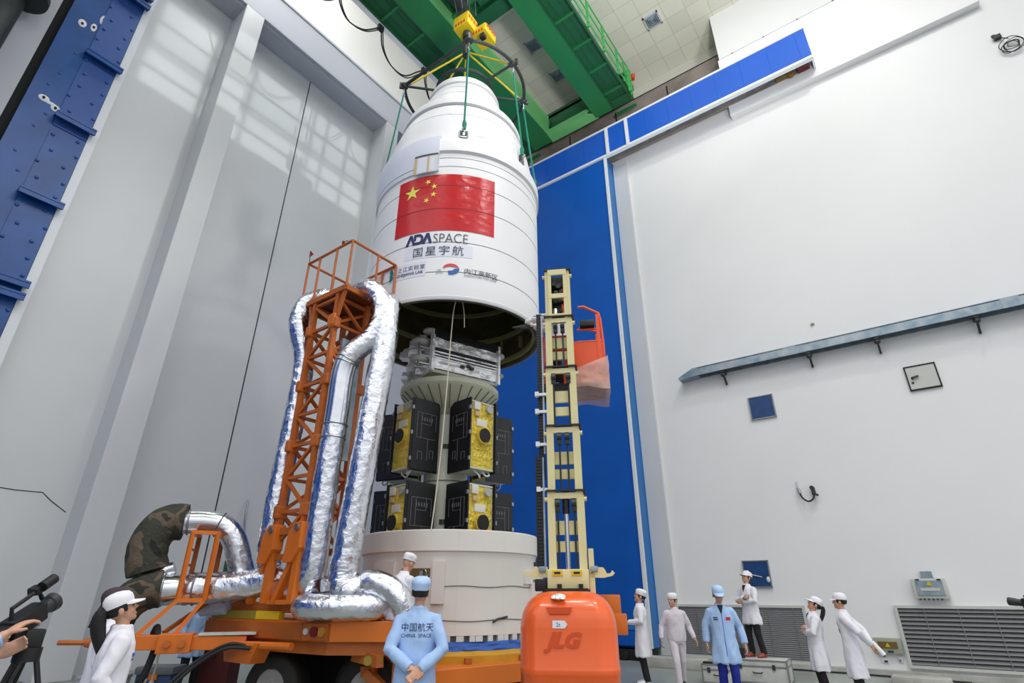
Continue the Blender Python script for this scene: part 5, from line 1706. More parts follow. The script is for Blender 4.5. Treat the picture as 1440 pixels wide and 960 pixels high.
# the top stage is boxed in, with machinery behind its two windows
w = .365
yt = MY + .08
b = MB()
for (cz, hz) in ((6.0, .09), (5.60, .07), (5.28, .05)):
    b.box(LP(0, yt - .045, cz), (w - .10, 0.03, hz), rz=LR)
for s in (-1, 1):
    b.box(LP(s * .113, yt - .04, 5.64), (0.05, 0.03, 0.8), rz=LR)
b.build('window_frame', 'cream', lf, smooth=0)
MB().box(LP(0, yt + .12, 5.64), (.22, 0.03, .74), rz=LR).build('machine_back', 'black', lf, smooth=0)
b = MB()
random.seed(3)
for k in range(14):
    b.box(LP(random.uniform(-.07, .05), yt + random.uniform(.02, .09), random.uniform(5.36, 5.92)), (random.uniform(.03, .08), .05, random.uniform(.03, .09)), rz=LR, ch=.006)
b.build('chain_block', 'iron', lf)
MB().box(LP(.065, yt + .08, 5.68), (.03, .03, .2), rz=LR).build('orange_tube', 'basket_orange', lf, smooth=0)
MB().box(LP(.065, yt + .08, 5.44), (.03, .03, .16), rz=LR).build('orange_tube', 'basket_orange', lf, smooth=0)
MB().cyl(LP(-.04, yt + .03, 5.28), LP(-.04, yt + .03, 5.42), 0.035, 12).build('piston_cap', 'chrome', lf)
# bottom stage rods
MB().cyl(LP(0, MY + .03, 1.93), LP(0, MY + .03, 2.58), 0.028, 14).build('chrome_rod', 'chrome', lf)
MB().cyl(LP(0, MY + .03, 2.55), LP(0, MY + .03, 2.84), 0.045, 14).build('ram', 'black', lf)
# mast foot with labels and side plates
b = MB().box(LP(0, MY - .08, 1.82), (.47, .14, .21), rz=LR, ch=.01)
b.box(LP(0.27, MY + .05, 1.9), (.06, .2, .5), rz=LR)
b.build('mast_foot', 'cream', lf)
for x in (-.12, .10):
    pl_ = MB().box(LP(x, MY - .155, 1.885), (.12, .012, .055), rz=LR).build('warning_label', 'yellow_block', lf, smooth=0)
    MB().box(LP(x, MY - .163, 1.885), (.07, .004, .022), rz=LR).build('print', 'black', pl_, smooth=0)
MB().box(LP(-.02, MY - .14, 1.705), (.48, .18, .04), rz=LR).build('foot_bar', 'black', lf, smooth=0)
for x in (-.1, .14):
    MB().box(LP(x, MY - .16, 1.74), (.05, .03, .06), rz=LR).build('catch', 'black', lf, smooth=0)
for s in (-1, 1):
    prof = [(s * .24, -.045), (s * .40, -.05), (s * .50, -.03), (s * .53, .0), (s * .50, .03), (s * .48, .0), (s * .44, -.005), (s * .42, .035), (s * .40, .06), (s * .24, .07)]
    if s < 0:
        prof = prof[::-1]
    b = MB().prism(prof, 0, .03, Q=LQ @ Matrix(((1, 0, 0), (0, 0, -1), (0, 1, 0))), o=LP(0, MY - .02, 1.885))
    b.build('support_arm', 'cream', lf, smooth=0)
    MB().box(LP(s * .3, MY - .06, 1.93), (.08, .05, .06), rz=LR, ch=.01).build('arm_pin', 'galv', lf)
MB().box(LP(-.32, MY - .02, 1.76), (.14, .12, .13), rz=LR, ch=.015).build('motor', 'black', lf)
# cable carrier and its guide on the left of the mast
b = MB()
z = 1.95
while z < 3.25:
    b.box(LP(-.325, MY + .06, z), (.085, .06, .034), rz=LR)
    z += .04
MB().box(LP(-.325, MY + .075, 2.6), (.07, .03, 1.34), rz=LR).build('cable_carrier', 'black', lf, smooth=0)
b.build('cable_carrier', 'black', lf, smooth=0)
b = MB()
z = 3.0
while z < 5.35:
    b.box(LP(-.285, MY + .10, z), (.075, .06, .034), rz=LR)
    z += .04
b.box(LP(-.285, MY + .115, 4.18), (.06, .03, 2.36), rz=LR)
b.build('cable_carrier', 'black', lf, smooth=0)
MB().box(LP(-.268, MY + .03, 2.6), (.022, .02, 1.3), rz=LR).build('guide_rail', 'galv', lf, smooth=0)
MB().box(LP(-.245, MY + .06, 4.3), (.022, .02, 2.0), rz=LR).build('guide_rail', 'galv', lf, smooth=0)
for z in (2.85, 3.42, 3.86, 4.1):
    MB().box(LP(-.27, MY + .04, z), (.16, .04, .035), rz=LR).box(LP(-.33, MY + .03, z), (.05, .07, .06), rz=LR).build('bracket', 'trim_white', lf, smooth=0)
MB().box(LP(-.27, MY + .1, 5.34), (.2, .03, .03), rz=LR).build('bracket', 'trim_white', lf, smooth=0)
# work basket behind the mast
BX0, BX1, BY0, BY1 = -.32, .62, 0.78, 1.48
ZF = 4.40
bk = MB().box(LP((BX0 + BX1) / 2, (BY0 + BY1) / 2, ZF), (BX1 - BX0, BY1 - BY0, .05), rz=LR)
bk.build('basket_floor', 'iron', lf, smooth=0)
for (a, c, d) in (((BX1 - .3, BY0), (.6, .02), 0), (((BX1), (BY0 + BY1) / 2), (.02, .7), 0)):
    MB().box(LP(a[0], a[1], ZF + .34), (c[0], c[1], .66), rz=LR).build('basket_panel', 'basket_orange', lf, smooth=0)
MB().box(LP(BX0, (BY0 + BY1) / 2, ZF + .34), (.02, .7, .66), rz=LR).build('basket_panel', 'basket_orange', lf, smooth=0)
rail = [LP(.28, BY0, ZF + 1.24), LP(.36, BY0, ZF + 1.25), LP(BX1 - .04, BY0, ZF + 1.12), LP(BX1 - .02, BY0, ZF + 1.02), LP(BX1, BY0, ZF + .6), LP(BX1, BY0, ZF)]
MB().tube(rail, .02, 8).build('basket_rail', 'basket_orange', lf)
rail2 = [LP(.28, BY1, ZF + 1.24), LP(BX1 - .04, BY1, ZF + 1.14), LP(BX1 + .02, BY1, ZF + .6), LP(BX1, BY1, ZF)]
MB().tube(rail2, .02, 8).build('basket_rail', 'basket_orange', lf)
MB().tube([LP(BX1 - .04, BY0, ZF + 1.10), LP(BX1 - .04, BY1, ZF + 1.12)], .018, 8).build('basket_rail', 'basket_orange', lf)
for z in (.86, .66):
    MB().tube([LP(.25, BY0, ZF + z), LP(BX1, BY0, ZF + z)], .017, 8).build('basket_rail', 'basket_orange', lf)
for x in (BX0, BX1 - .06):
    MB().box(LP(x, BY0, ZF + .55), (.05, .05, 1.1), rz=LR).build('basket_post', 'basket_orange', lf, smooth=0)
    MB().box(LP(x, BY1, ZF + .55), (.05, .05, 1.1), rz=LR).build('basket_post', 'basket_orange', lf, smooth=0)
MB().tube([LP(BX0, BY0, ZF + 1.1), LP(BX0, BY1, ZF + 1.1)], .018, 8).build('basket_rail', 'basket_orange', lf)
MB().box(LP(.40, BY0 - .03, ZF + .93), (.22, .12, .1), rz=LR, ch=.02).build('control_box', 'black', lf)
b = MB().grid(lambda s, t: LP(.14 + .53 * s, BY0 - .05 - .02 * noise.noise(V((s * 4, t * 4, 2))), ZF - .08 + .03 * sin(s * 5) * (1 - t) + (.28 + .20 * s) * t), 18, 12)
b.grid(lambda s, t: LP(.67 + .02 * noise.noise(V((s * 4, t * 4, 9))), BY0 - .05 + .85 * s, ZF - .08 + .50 * t), 14, 10)
b.grid(lambda s, t: LP(.14 + .53 * s, BY0 - .05 + .85 * t, ZF - .08 + .03 * sin(s * 5)), 10, 10)
b.build('plastic_wrap', 'plastic_film', lf)
MB().box(LP(.02, .62, 4.95), (.3, .34, .16), rz=LR).build('basket_bracket', 'basket_orange', lf, smooth=0)

# orange flap standing up behind the hood on its right
MB().box((-3.28, 6.40, 1.53), (.27, .05, .26), rz=LR, ch=.008).build('rear_flap', 'orange', lf)
MB().box((-3.24, 6.42, 1.35), (.30, .06, .22), rz=LR, ch=.008).build('rear_flap', 'orange', lf)
MB().box((-3.30, 6.44, 0.75), (.1, .1, 1.1), rz=LR).build('flap_post', 'iron', lf, smooth=0)
# ================================================================== PEOPLE
import numpy as np

def facing(p, rel):
    """world angle of somebody at p who is turned rel degrees from looking at the viewer, positive towards the right"""
    return atan2(-p[1], -p[0]) + R(rel)


def ell(c, hx, hy, n=24, p=2.4):
    out = []
    for j in range(n):
        a = 2 * pi * j / n
        ca, sa = cos(a), sin(a)
        k = (abs(ca) ** p + abs(sa) ** p) ** (-1 / p)
        out.append(V((c[0] + hx * ca * k, c[1] + hy * sa * k, c[2])))
    return out


def add_hand(b, w, d, n, side, curl=0.5, sc=1.0):
    """palm, four unequal bent fingers and a thumb leaving the side of the palm. d along the forearm, n palm normal, side towards the thumb"""
    d = d.normalized()
    n = (n - d * n.dot(d)).normalized()
    s = d.cross(n).normalized()
    if s.dot(side) < 0:
        s = -s
    Qh = Matrix((s, d, n)).transposed()
    b.ball(w + d * .048 * sc, (.041 * sc, .060 * sc, .018 * sc), 14, 10, Q=Qh)
    b.ball(w + d * .004 * sc, (.028 * sc, .03 * sc, .022 * sc), 12, 8, Q=Qh)
    for k, (off, ln) in enumerate(((.030, .070), (.011, .080), (-.010, .074), (-.029, .058))):
        base = w + d * .090 * sc + s * off * sc
        c1 = (d * cos(curl * .6) + n * sin(curl * .6))
        c2 = (d * cos(curl * 1.5) + n * sin(curl * 1.5))
        c3 = (d * cos(curl * 2.2) + n * sin(curl * 2.2))
        p1 = base + c1 * ln * .45 * sc
        p2 = p1 + c2 * ln * .33 * sc
        p3 = p2 + c3 * ln * .25 * sc
        b.tube([base - d * .02 * sc, base, p1, p2, p3], [.0095 * sc, .0098 * sc, .009 * sc, .0082 * sc, .0065 * sc], 8)
    tb_ = w + d * .028 * sc + s * .030 * sc
    t1 = tb_ + (s * .75 + d * .6 + n * .25).normalized() * .038 * sc
    t2 = t1 + (s * .3 + d * .9 + n * .35).normalized() * .030 * sc
    b.tube([w + d * .015 * sc + s * .012 * sc, tb_, t1, t2], [.015 * sc, .0125 * sc, .0105 * sc, .008 * sc], 8)


def push_out(me, fn):
    """move every vertex along its normal by fn(position)"""
    n = len(me.vertices)
    co, no = np.empty(n * 3, np.float32), np.empty(n * 3, np.float32)
    me.vertices.foreach_get('co', co)
    me.vertex_normals.foreach_get('vector', no)
    co, no = co.reshape(-1, 3), no.reshape(-1, 3)
    d = np.array([fn(V(p)) for p in co.tolist()], np.float32)
    me.vertices.foreach_set('co', (co + no * d[:, None]).ravel())
    me.update()


def person(label, loc, ang, h=1.72, vox=0.014, coat='coat_white', kind='coat', hem=0.6, arms=None, feet=((-.1, 0), (.1, 0)), pants='pants_black', shoe='shoe_black',
           hat='cap', hat_m='hat_white', hair='short', head=(0, 0, 0), lean=0.0, palms=None, curl=0.6, glove=False, decor=None, group=None, hsc=1.10, sway=0.0, legs=None):
    s = h / 1.75
    t = thing('person', label, 'person', loc, ang - pi / 2, group)
    arms = arms or {}
    Lr = Matrix.Rotation(R(lean), 3, 'X') @ Matrix.Rotation(R(sway), 3, 'Y')
    hip = V((0, 0, .95))

    def U(p):                      # upper body follows the lean from the hips
        p = V(p)
        k = max(0.0, min(1.0, (p.z - .85) / .25))
        q = hip + Lr @ (p - hip)
        return p.lerp(q, k)

    HP = U((0, .005, 1.50))
    Hr = Lr @ Matrix.Rotation(R(head[0]), 3, 'Z') @ Matrix.Rotation(R(head[1]), 3, 'X') @ Matrix.Rotation(R(head[2]), 3, 'Y')

    def Hd(p):
        return HP + Hr @ (V(p) * hsc)

    A = {}
    for sd, sx in (('R', 1), ('L', -1)):
        e, w = arms.get(sd, ((sx * .27, -.03, 1.14), (sx * .27, .05, .89)))
        A[sd] = (U((sx * .172, 0, 1.375)), U(e), U(w))
    # ---------------- body
    b = MB()
    b.loft([ell((0, 0, z), hx, hy) for z, hx, hy in ((.86, .15, .105), (.98, .15, .10), (1.12, .13, .09), (1.28, .155, .10), (1.40, .15, .085), (1.47, .07, .065))])
    b.v = [U(p) for p in b.v]
    b.tube([U((0, -.005, 1.42)), U((0, .0, 1.48)), Hd((0, .0, .03)), Hd((0, .005, .09))], [.062, .056, .054, .05], 16)
    for sd in 'RL':
        S, E, W = A[sd]
        d = (W - E).normalized()
        b.tube([S, S.lerp(E, .5), E, E.lerp(W, .35), W, W + d * .02], [.052, .048, .04, .041, .028, .027], 14)
        nrm = V((palms or {}).get(sd, (-1 if sd == 'R' else 1, 0, 0)))
        side = V((0, 1, 0)) if abs(d.z) > .6 else V((0, 0, 1))
        add_hand(b, W + d * .015, d, nrm, side, curl, 1.08)
    FT = {'L': feet[0], 'R': feet[1]}
    LG = {}
    for sd, sx in (('R', 1), ('L', -1)):
        f = FT[sd]
        fz = f[2] if len(f) > 2 else 0.0
        hp_ = V((sx * .09, 0, .88))
        an = V((f[0], f[1] - .03, .085 + fz))
        kn = hp_.lerp(an, .5) + V((0, .045 + abs(f[1]) * .12, 0))
        if legs:
            kn, an = V(legs[sd][0]), V(legs[sd][1])
            f = (an.x, an.y + .03, an.z - .085)
            fz = f[2]
            FT[sd] = f
        LG[sd] = (hp_, kn, an)
        b.tube([hp_, hp_.lerp(kn, .5), kn, kn.lerp(an, .3), an], [.082, .07, .052, .052, .036], 14)
        b.tube([an, V((f[0], f[1] + .03, .045 + fz)), V((f[0], f[1] + .11, .035 + fz))], [.036, .036, .028], 12)
    # head: skull, jaw, chin, nose, ears, brow, lips, cheeks
    def hb(c, r_):
        b.ball(Hd(c), [q * hsc for q in r_], 18, 12, Q=Hr)
    hb((0, -.002, .150), (.074, .094, .098))
    hb((0, .034, .095), (.058, .062, .078))
    hb((0, .072, .042), (.027, .024, .022))
    for sx in (-1, 1):
        hb((sx * .078, -.008, .118), (.011, .021, .032))
        hb((sx * .034, .066, .100), (.022, .022, .024))
        hb((sx * .03, .083, .136), (.014, .010, .009))
    b.tube([Hd((-.045, .078, .156)), Hd((0, .090, .154)), Hd((.045, .078, .156))], [.011 * hsc] * 3, 8)
    b.tube([Hd((0, .088, .150)), Hd((0, .104, .120)), Hd((0, .112, .104))], [.010 * hsc, .012 * hsc, .016 * hsc], 10)
    hb((0, .092, .066), (.023, .012, .010))
    me = remeshed(b, vox * .62, 1)
    for m_ in ('skin', 'skin_eye', 'skin_lip', 'glove'):
        me.materials.append(M[m_])
    ctr_ = np.empty(len(me.polygons) * 3, np.float32)
    me.polygons.foreach_get('center', ctr_)
    ctr_ = ctr_.reshape(-1, 3)
    q = (ctr_ - np.array(HP)) @ np.array(Hr) / hsc
    ax_ = np.abs(q[:, 0])
    idx = np.zeros(len(q), np.int32)
    if glove:
        for k_ in 'RL':
            W_, E_ = np.array(A[k_][2]), np.array(A[k_][1])
            dd = ctr_ - W_
            un = (W_ - E_) / np.linalg.norm(W_ - E_)
            idx[(np.linalg.norm(dd, axis=1) < .22) & (dd @ un > -.02)] = 3
    idx[(q[:, 1] > .088) & (ax_ < .020) & (np.abs(q[:, 2] - .066) < .007)] = 2
    idx[(q[:, 1] > .07) & (ax_ > .012) & (ax_ < .05) & (q[:, 2] > .157) & (q[:, 2] < .166)] = 1
    idx[(q[:, 1] > .07) & (np.abs(ax_ - .031) < .012) & (np.abs(q[:, 2] - .136) < .0055)] = 1
    me.polygons.foreach_set('material_index', idx)
    me.transform(Matrix.Scale(s, 4))
    place('body', me, t, local=True)
    # ---------------- trousers
    b = MB()
    b.loft([ell((0, 0, z), hx, hy) for z, hx, hy in ((.80, .155, .115), (.90, .172, .122), (1.0, .16, .112))])
    for sd in 'RL':
        hp_, kn, an = LG[sd]
        b.tube([hp_ + V((0, 0, .02)), hp_.lerp(kn, .5), kn, kn.lerp(an, .5), an + V((0, -.005, -.025))], [.096, .088, .074, .07, .068], 16)
    me = remeshed(b, vox, 2)
    push_out(me, lambda q: .006 * noise.noise(V((q.x * 14, q.y * 14, q.z * 9))))
    me.materials.append(M[pants])
    me.transform(Matrix.Scale(s, 4))
    place('trousers', me, t, local=True)
    # ---------------- shoes
    for sd, sx in (('R', 1), ('L', -1)):
        f = FT[sd]
        fz = f[2] if len(f) > 2 else 0.0
        big = 1.22 if shoe == 'shoe_cover' else 1.0
        b = MB()
        rr = []
        for y, hw, z1 in ((-.085, .02, .06), (-.075, .036, .085), (-.03, .040, .095), (.03, .041, .08), (.09, .046, .06), (.14, .042, .048), (.175, .024, .036), (.182, .008, .025)):
            rr.append([V((f[0] + hw * 1.14 * big * cos(a * pi / 6), f[1] + y * big, fz + max(0.0, z1 * 1.3 * big * .5 * (1 + 1.0 * sin(a * pi / 6))))) for a in range(12)])
        b.loft(rr)
        m2 = b.mesh('shoe', shoe)
        m2.transform(Matrix.Scale(s, 4))
        place('shoe', m2, t, local=True)
    # ---------------- coat
    b = MB()
    if kind == 'coat':
        pr_ = [(hem, .235, .165), (hem + .1, .228, .16), (.85, .208, .148), (1.0, .193, .135)]
    else:
        pr_ = [(hem, .165, .118), (hem + .02, .185, .132), (hem + .07, .195, .138), (1.02, .198, .138)]
    pr_ += [(1.15, .19, .135), (1.28, .198, .138), (1.36, .18, .125), (1.42, .14, .105), (1.465, .092, .085), (1.50, .068, .066)]
    b.loft([ell((0, 0, z), hx, hy, p=2.2) for z, hx, hy in pr_])
    b.v = [U(p) for p in b.v]
    for sd, sx in (('R', 1), ('L', -1)):
        S, E, W = A[sd]
        b.ball(U((sx * .152, -.003, 1.372)), (.078, .080, .072), 14, 10)
        d = (W - E).normalized()
        b.tube([U((sx * .11, 0, 1.385)), S, S.lerp(E, .5), E, E.lerp(W, .5), W - d * .005], [.07, .074, .066, .062, .056, .050 if kind == 'coat' else .042], 16)
    b.ring(U((0, -.004, 1.492)), .066, .017, 24, 8)
    me = remeshed(b, vox, 3)
    sd_ = sum(ord(c) for c in label) % 97

    def folds(q):
        wv = .012 * noise.noise(V((q.x * 9 + sd_, q.y * 9, q.z * 3.5))) + .005 * noise.noise(V((q.x * 20, q.y * 20 + sd_, q.z * 8)))
        wv += .012 * (.5 - abs(noise.noise(V((q.x * 8 + q.z * 3, q.y * 8 + sd_, q.z * 5)))))
        if kind == 'coat' and q.z < .95:
            wv += .010 * sin(atan2(q.y, q.x) * 7 + sd_) * min(1, (.95 - q.z) / .3)
        return wv
    push_out(me, folds)
    me.materials.append(M[coat])
    me.transform(Matrix.Scale(s, 4))
    place(kind if kind == 'coat' else 'jacket', me, t, local=True)
    bvh = BVHTree.FromPolygons([v.co.copy() for v in me.vertices], [tuple(p.vertices) for p in me.polygons])

    def decal(nm, mb, ox, oz, m_, front=True, lift=.004):
        o2 = MB()
        for p in mb.v:
            x = (ox - p.x if front else ox + p.x) * s
            z = (oz + p.y) * s
            o = V((x, (1.2 if front else -1.2), z))
            hit = bvh.ray_cast(o, V((0, -1 if front else 1, 0)))
            y = hit[0].y if hit[0] is not None else 0
            o2.v.append(V((x, y + (lift if front else -lift), z)))
        o2.f, o2.m = mb.f, mb.m
        return o2.build(nm, m_, t, smooth=0, local=True)

    def quad(w_, h_, n=4):
        return MB().grid(lambda u, v: V((w_ * (u - .5), h_ * (v - .5), 0)), n, n)
    if decor:
        decor(decal, quad)
    # ---------------- hair and hat
    if hair:
        b = MB().ball((0, -.010, .150), (.083, .101, .103), 24, 16)
        keep = MB()
        for f in b.f:
            c = sum((b.v[i] for i in f), V()) / len(f)
            if (c.z > .195) or (c.y < .03 and c.z > .105) or (c.y < .055 and c.z > .15) or (c.y < -.03 and c.z > .095):
                keep.f.append(f)
                keep.m.append(0)
        keep.v = b.v
        if hair in ('tail', 'long'):
            pts = [(0, -.10, .16), (0, -.135, .14), (0, -.16, .06), (0, -.165, -.06), (0, -.15, -.16 if hair == 'tail' else -.26)]
            keep.tube(curve_pts(pts, 10), [.03, .036, .04, .044, .046, .046, .044, .04, .034, .026, .012] if hair == 'tail' else [.05, .055, .06, .064, .066, .066, .064, .058, .05, .04, .02], 12, sq=[(1.0, .8)] * 11)
        keep.v = [Hd(p) * s for p in keep.v]
        keep.build('hair', 'hair', t, smooth=60, local=True)
    if hat:
        b = MB()
        prof = [(.094, .158), (.096, .175), (.096, .205), (.090, .232), (.072, .256), (.04, .270), (0.0, .274)]
        if hat == 'cap':
            prof = [(.093, .150), (.097, .160), (.097, .195), (.099, .20), (.098, .225), (.085, .252), (.05, .268), (0, .272)]
        cols = 28
        vs, fs = [], []
        for r_, z in prof:
            for j in range(cols):
                a = 2 * pi * j / cols
                yy = sin(a)
                vs.append(V((cos(a) * r_ * .93, yy * r_ * 1.13 - .006, z + (.012 * (yy + 1) / 2 if z < .2 else 0) + .004 * noise.noise(V((cos(a) * 3, yy * 3, z * 30))))))
        for i in range(len(prof) - 1):
            for j in range(cols):
                fs.append((i * cols + j, i * cols + (j + 1) % cols, (i + 1) * cols + (j + 1) % cols, (i + 1) * cols + j))
        b.add(vs, fs)
        b.v = [Hd(p) * s for p in b.v]
        hobj = b.build('cap', hat_m, t, smooth=60, local=True)
        if hat == 'visor':
            b = MB()
            n = 14
            for side_, dz in ((0, 0), (1, -.006)):
                for j in range(n + 1):
                    a = pi * (.12 + .76 * j / n)
                    b.v.append(V((cos(a) * .090, sin(a) * .104 - .004, .176 + dz)))
                    ext = sin(pi * j / n) ** .6
                    b.v.append(V((cos(a) * .088, sin(a) * .104 + .072 * ext, .174 - .022 * ext + dz - .012 * abs(cos(a)))))
            m_ = 2 * (n + 1)
            for j in range(n):
                b.f += [(2 * j, 2 * j + 1, 2 * j + 3, 2 * j + 2), (m_ + 2 * j, m_ + 2 * j + 2, m_ + 2 * j + 3, m_ + 2 * j + 1), (2 * j + 1, m_ + 2 * j + 1, m_ + 2 * j + 3, 2 * j + 3)]
            b.m = [0] * len(b.f)
            b.v = [Hd(p) * s for p in b.v]
            b.build('visor', hat_m, hobj, smooth=60, local=True)
    return t


def coat_front(shirt=True, badge=None, pocket=None, name_tag=None, placket='stage_pad', hem=.62, flag=None):
    def f(decal, quad):
        if shirt:
            b = MB()
            n = 8
            for i in range(n + 1):
                v = i / n
                for j in range(5):
                    b.v.append(V(((j / 4 - .5) * .10 * v, -.15 + .155 * v, 0)))
            for i in range(n):
                for j in range(4):
                    a = i * 5 + j
                    b.f.append((a, a + 1, a + 6, a + 5))
            b.m = [0] * len(b.f)
            decal('shirt', b, 0, 1.475, 'shirt_dark', lift=.007)
        if placket:
            decal('placket', MB().grid(lambda u, v: V((.012 * (u - .5), (hem + .09 - 1.33) * v, 0)), 1, 24), 0, 1.33, placket, lift=.003)
        if badge:
            decal('badge', quad(.07, .05), -.105, 1.27, badge)
        if flag:
            decal('badge', quad(.075, .05), -.10, 1.27, flag)
        if name_tag:
            decal('name_tag', quad(.07, .018), .105, 1.285, name_tag)
            decal('name_tag', quad(.07, .018), .105, 1.255, name_tag)
        if pocket:
            decal('pocket_patch', quad(.11, .10), -.07, 1.21, pocket)
    return f


ARMS_DOWN = None
CROSS = {'R': ((.25, .08, 1.14), (-.01, .185, 1.20)), 'L': ((-.25, .08, 1.14), (.02, .175, 1.12))}


def back_print(decal, quad):
    for k, ch in enumerate('中国航天'):
        decal('character', text_mb(ch, .082), -.165 + k * .083, 1.285, 'navy', front=False)
    decal('lettering', text_mb('CHINA  SPACE', .047), -.16, 1.225, 'navy', front=False)


p = (-4.67, 4.66)
person('person seen from behind in a light blue coat and cap, hands clasped behind the back', (*p, 0), facing(p, 178), 1.80, 0.011, 'coat_blue', hem=.45,
       arms={'R': ((.265, -.12, 1.12), (.05, -.225, .95)), 'L': ((-.265, -.12, 1.12), (-.04, -.215, .97))}, pants='pants_blue', shoe='shoe_cover', hat='cap', hat_m='hat_blue',
       head=(-6, 6, 3), palms={'R': (0, -1, .2), 'L': (0, -1, .2)}, curl=.8, decor=back_print)
p = (-5.78, 2.24)
person('woman in a white coat and white peaked cap looking up beside the video camera', (*p, 0), facing(p, 98), 1.66, 0.011, hem=.48,
       arms={'R': ((.25, -.10, 1.12), (.27, .07, .90)), 'L': ((-.26, -.05, 1.12), (-.26, .08, .89))}, hat='visor', hair='long', head=(0, 22, 0), pants='pants_black', shoe='shoe_cover',
       decor=lambda d, q: (d('badge', q(.10, .03), .08, 1.275, 'badge_blue'), d('badge', q(.10, .018), .08, 1.24, 'badge_blue'), d('shirt', q(.05, .10), 0, 1.42, 'shirt_dark')))
p = (-6.60, 2.47)
person('person in a dark cap half hidden behind the woman in the white cap', (*p, 0), facing(p, 92), 1.69, 0.014, hem=.5, hat='visor', hat_m='hat_dark', hair='short', head=(0, 12, 0), shoe='shoe_cover')
p = (-4.86, 0.86)
person('camera operator in light blue at the left edge reaching for the video camera', (*p, 0), facing(p, 82), 1.80, 0.012, 'coat_blue', hem=.5,
       arms={'R': ((.22, .10, 1.20), (.12, .34, 1.40)), 'L': ((-.26, .10, 1.15), (-.2, .32, 1.28))}, hat='visor', hat_m='hat_blue', head=(0, -4, 0), palms={'R': (0, 0, -1), 'L': (1, 0, 0)}, curl=.55, pants='pants_blue', shoe='shoe_cover')
p = (-6.38, 5.90)
person('person in white overall and cap sitting on the trailer deck facing the rocket section', (*p, 0.60), facing(p, 128), 1.60, 0.013, 'coat_white', kind='smock', hem=.80, pants='coat_pink', shoe='shoe_cover', hair=None,
       arms={'R': ((.22, .16, 1.18), (.12, .38, 1.25)), 'L': ((-.24, .14, 1.18), (-.14, .36, 1.28))}, lean=-14, head=(10, -4, 4),
       legs={'R': ((.26, .40, .86), (.30, .40, .36)), 'L': ((-.02, .42, .86), (.0, .42, .38))})
p = (-11.76, 5.85)
person('person in a pale coat and blue shoe covers behind the tow bar and duct stand', (*p, 0), facing(p, 40), 1.70, 0.016, 'coat_blue', hem=.62, pants='pants_black', shoe='shoe_cover', hat='cap', hat_m='hat_blue', feet=((-.16, .02), (.16, -.02)))
p = (-5.40, 11.93)
person('man in a long white coat and white gloves standing by the blue door, looking up', (*p, 0), facing(p, -88), 1.72, 0.014, hem=.5,
       arms={'R': ((.25, .0, 1.16), (.13, .25, 1.12)), 'L': ((-.25, .0, 1.16), (-.10, .26, 1.14))}, glove=True, hat='cap', head=(0, 16, 0), shoe='shoe_white', palms={'R': (-1, 0, .3), 'L': (1, 0, .3)}, curl=.9,
       decor=lambda d, q: (d('badge', q(.05, .06), .09, 1.30, 'badge_red'), d('shirt', q(.04, .06), 0, 1.45, 'shirt_dark')))
p = (-4.69, 12.02)
person('man in a pale lilac overall walking with his head turned to the blue door', (*p, 0), facing(p, 12), 1.64, 0.014, 'coat_pink', kind='smock', hem=.83, pants='coat_pink', shoe='shoe_black', hat='cap',
       arms={'R': ((.29, -.04, 1.13), (.33, .04, .89)), 'L': ((-.30, -.06, 1.13), (-.37, .05, .90))}, head=(-48, -2, 0), feet=((-.08, -.22, 0.0), (.08, .20, 0)), curl=.7,
       decor=coat_front(shirt=False, placket='coat_white', hem=.86))
p = (-3.33, 10.69)
person('man in a light blue coat, blue peaked cap and royal blue trousers walking forward', (*p, 0), facing(p, 6), 1.76, 0.013, 'coat_blue', hem=.60, pants='pants_blue', shoe='shoe_black', hat='visor', hat_m='hat_blue',
       arms={'R': ((.28, -.03, 1.15), (.29, .0, .90)), 'L': ((-.29, -.05, 1.14), (-.32, .03, .89))}, head=(4, -14, 0), feet=((-.1, .05), (.1, -.06)), curl=.7,
       decor=coat_front(flag='badge_red', name_tag='ink', hem=.62, placket='badge_blue'))
p = (-3.69, 14.02)
person('man in a white coat and white peaked cap standing on a case with folded arms', (*p, 0.42), facing(p, -42), 1.68, 0.014, hem=.66, pants='pants_black', shoe='shoe_brown', hat='visor', head=(-6, 20, 0), arms=CROSS, feet=((-.14, -.02), (.13, .04)),
       decor=coat_front(pocket='badge_grey', placket=None))
p = (-2.13, 11.98)
person('woman in a white coat with folded arms and a dark ponytail looking up', (*p, 0), facing(p, -78), 1.60, 0.014, hem=.5, hat='visor', hair='tail', head=(0, 26, 0), arms=CROSS, lean=5, decor=coat_front(placket=None))
p = (-1.58, 11.95)
person('person in a white coat leaning forward with a white roll held behind the back', (*p, 0), facing(p, -98), 1.64, 0.014, hem=.42, hat='visor', head=(0, 4, 0), lean=-3, palms={'R': (0, -1, 0), 'L': (0, -1, 0)},
       arms={'R': ((.25, -.22, 1.14), (.10, -.30, .92)), 'L': ((-.25, -.2, 1.14), (-.03, -.30, .95))}, curl=.9,
       decor=lambda d, q: (d('badge', q(.06, .06), -.09, 1.26, 'badge_red'), d('pocket_patch', q(.07, .07), -.09, 1.16, 'badge_blue')))
p = (-3.99, 6.66)
person('person in white standing in the lift basket, mostly hidden behind the cream mast', (*p, 4.43), facing(p, -88), 1.66, 0.014, hem=.7, hat='cap', head=(0, 6, 0), shoe='shoe_cover',
       arms={'R': ((.20, .18, 1.20), (.06, .40, 1.22)), 'L': ((-.2, .2, 1.22), (-.1, .42, 1.24))}, palms={'R': (-1, 0, 0), 'L': (1, 0, 0)}, curl=.9, glove=True)
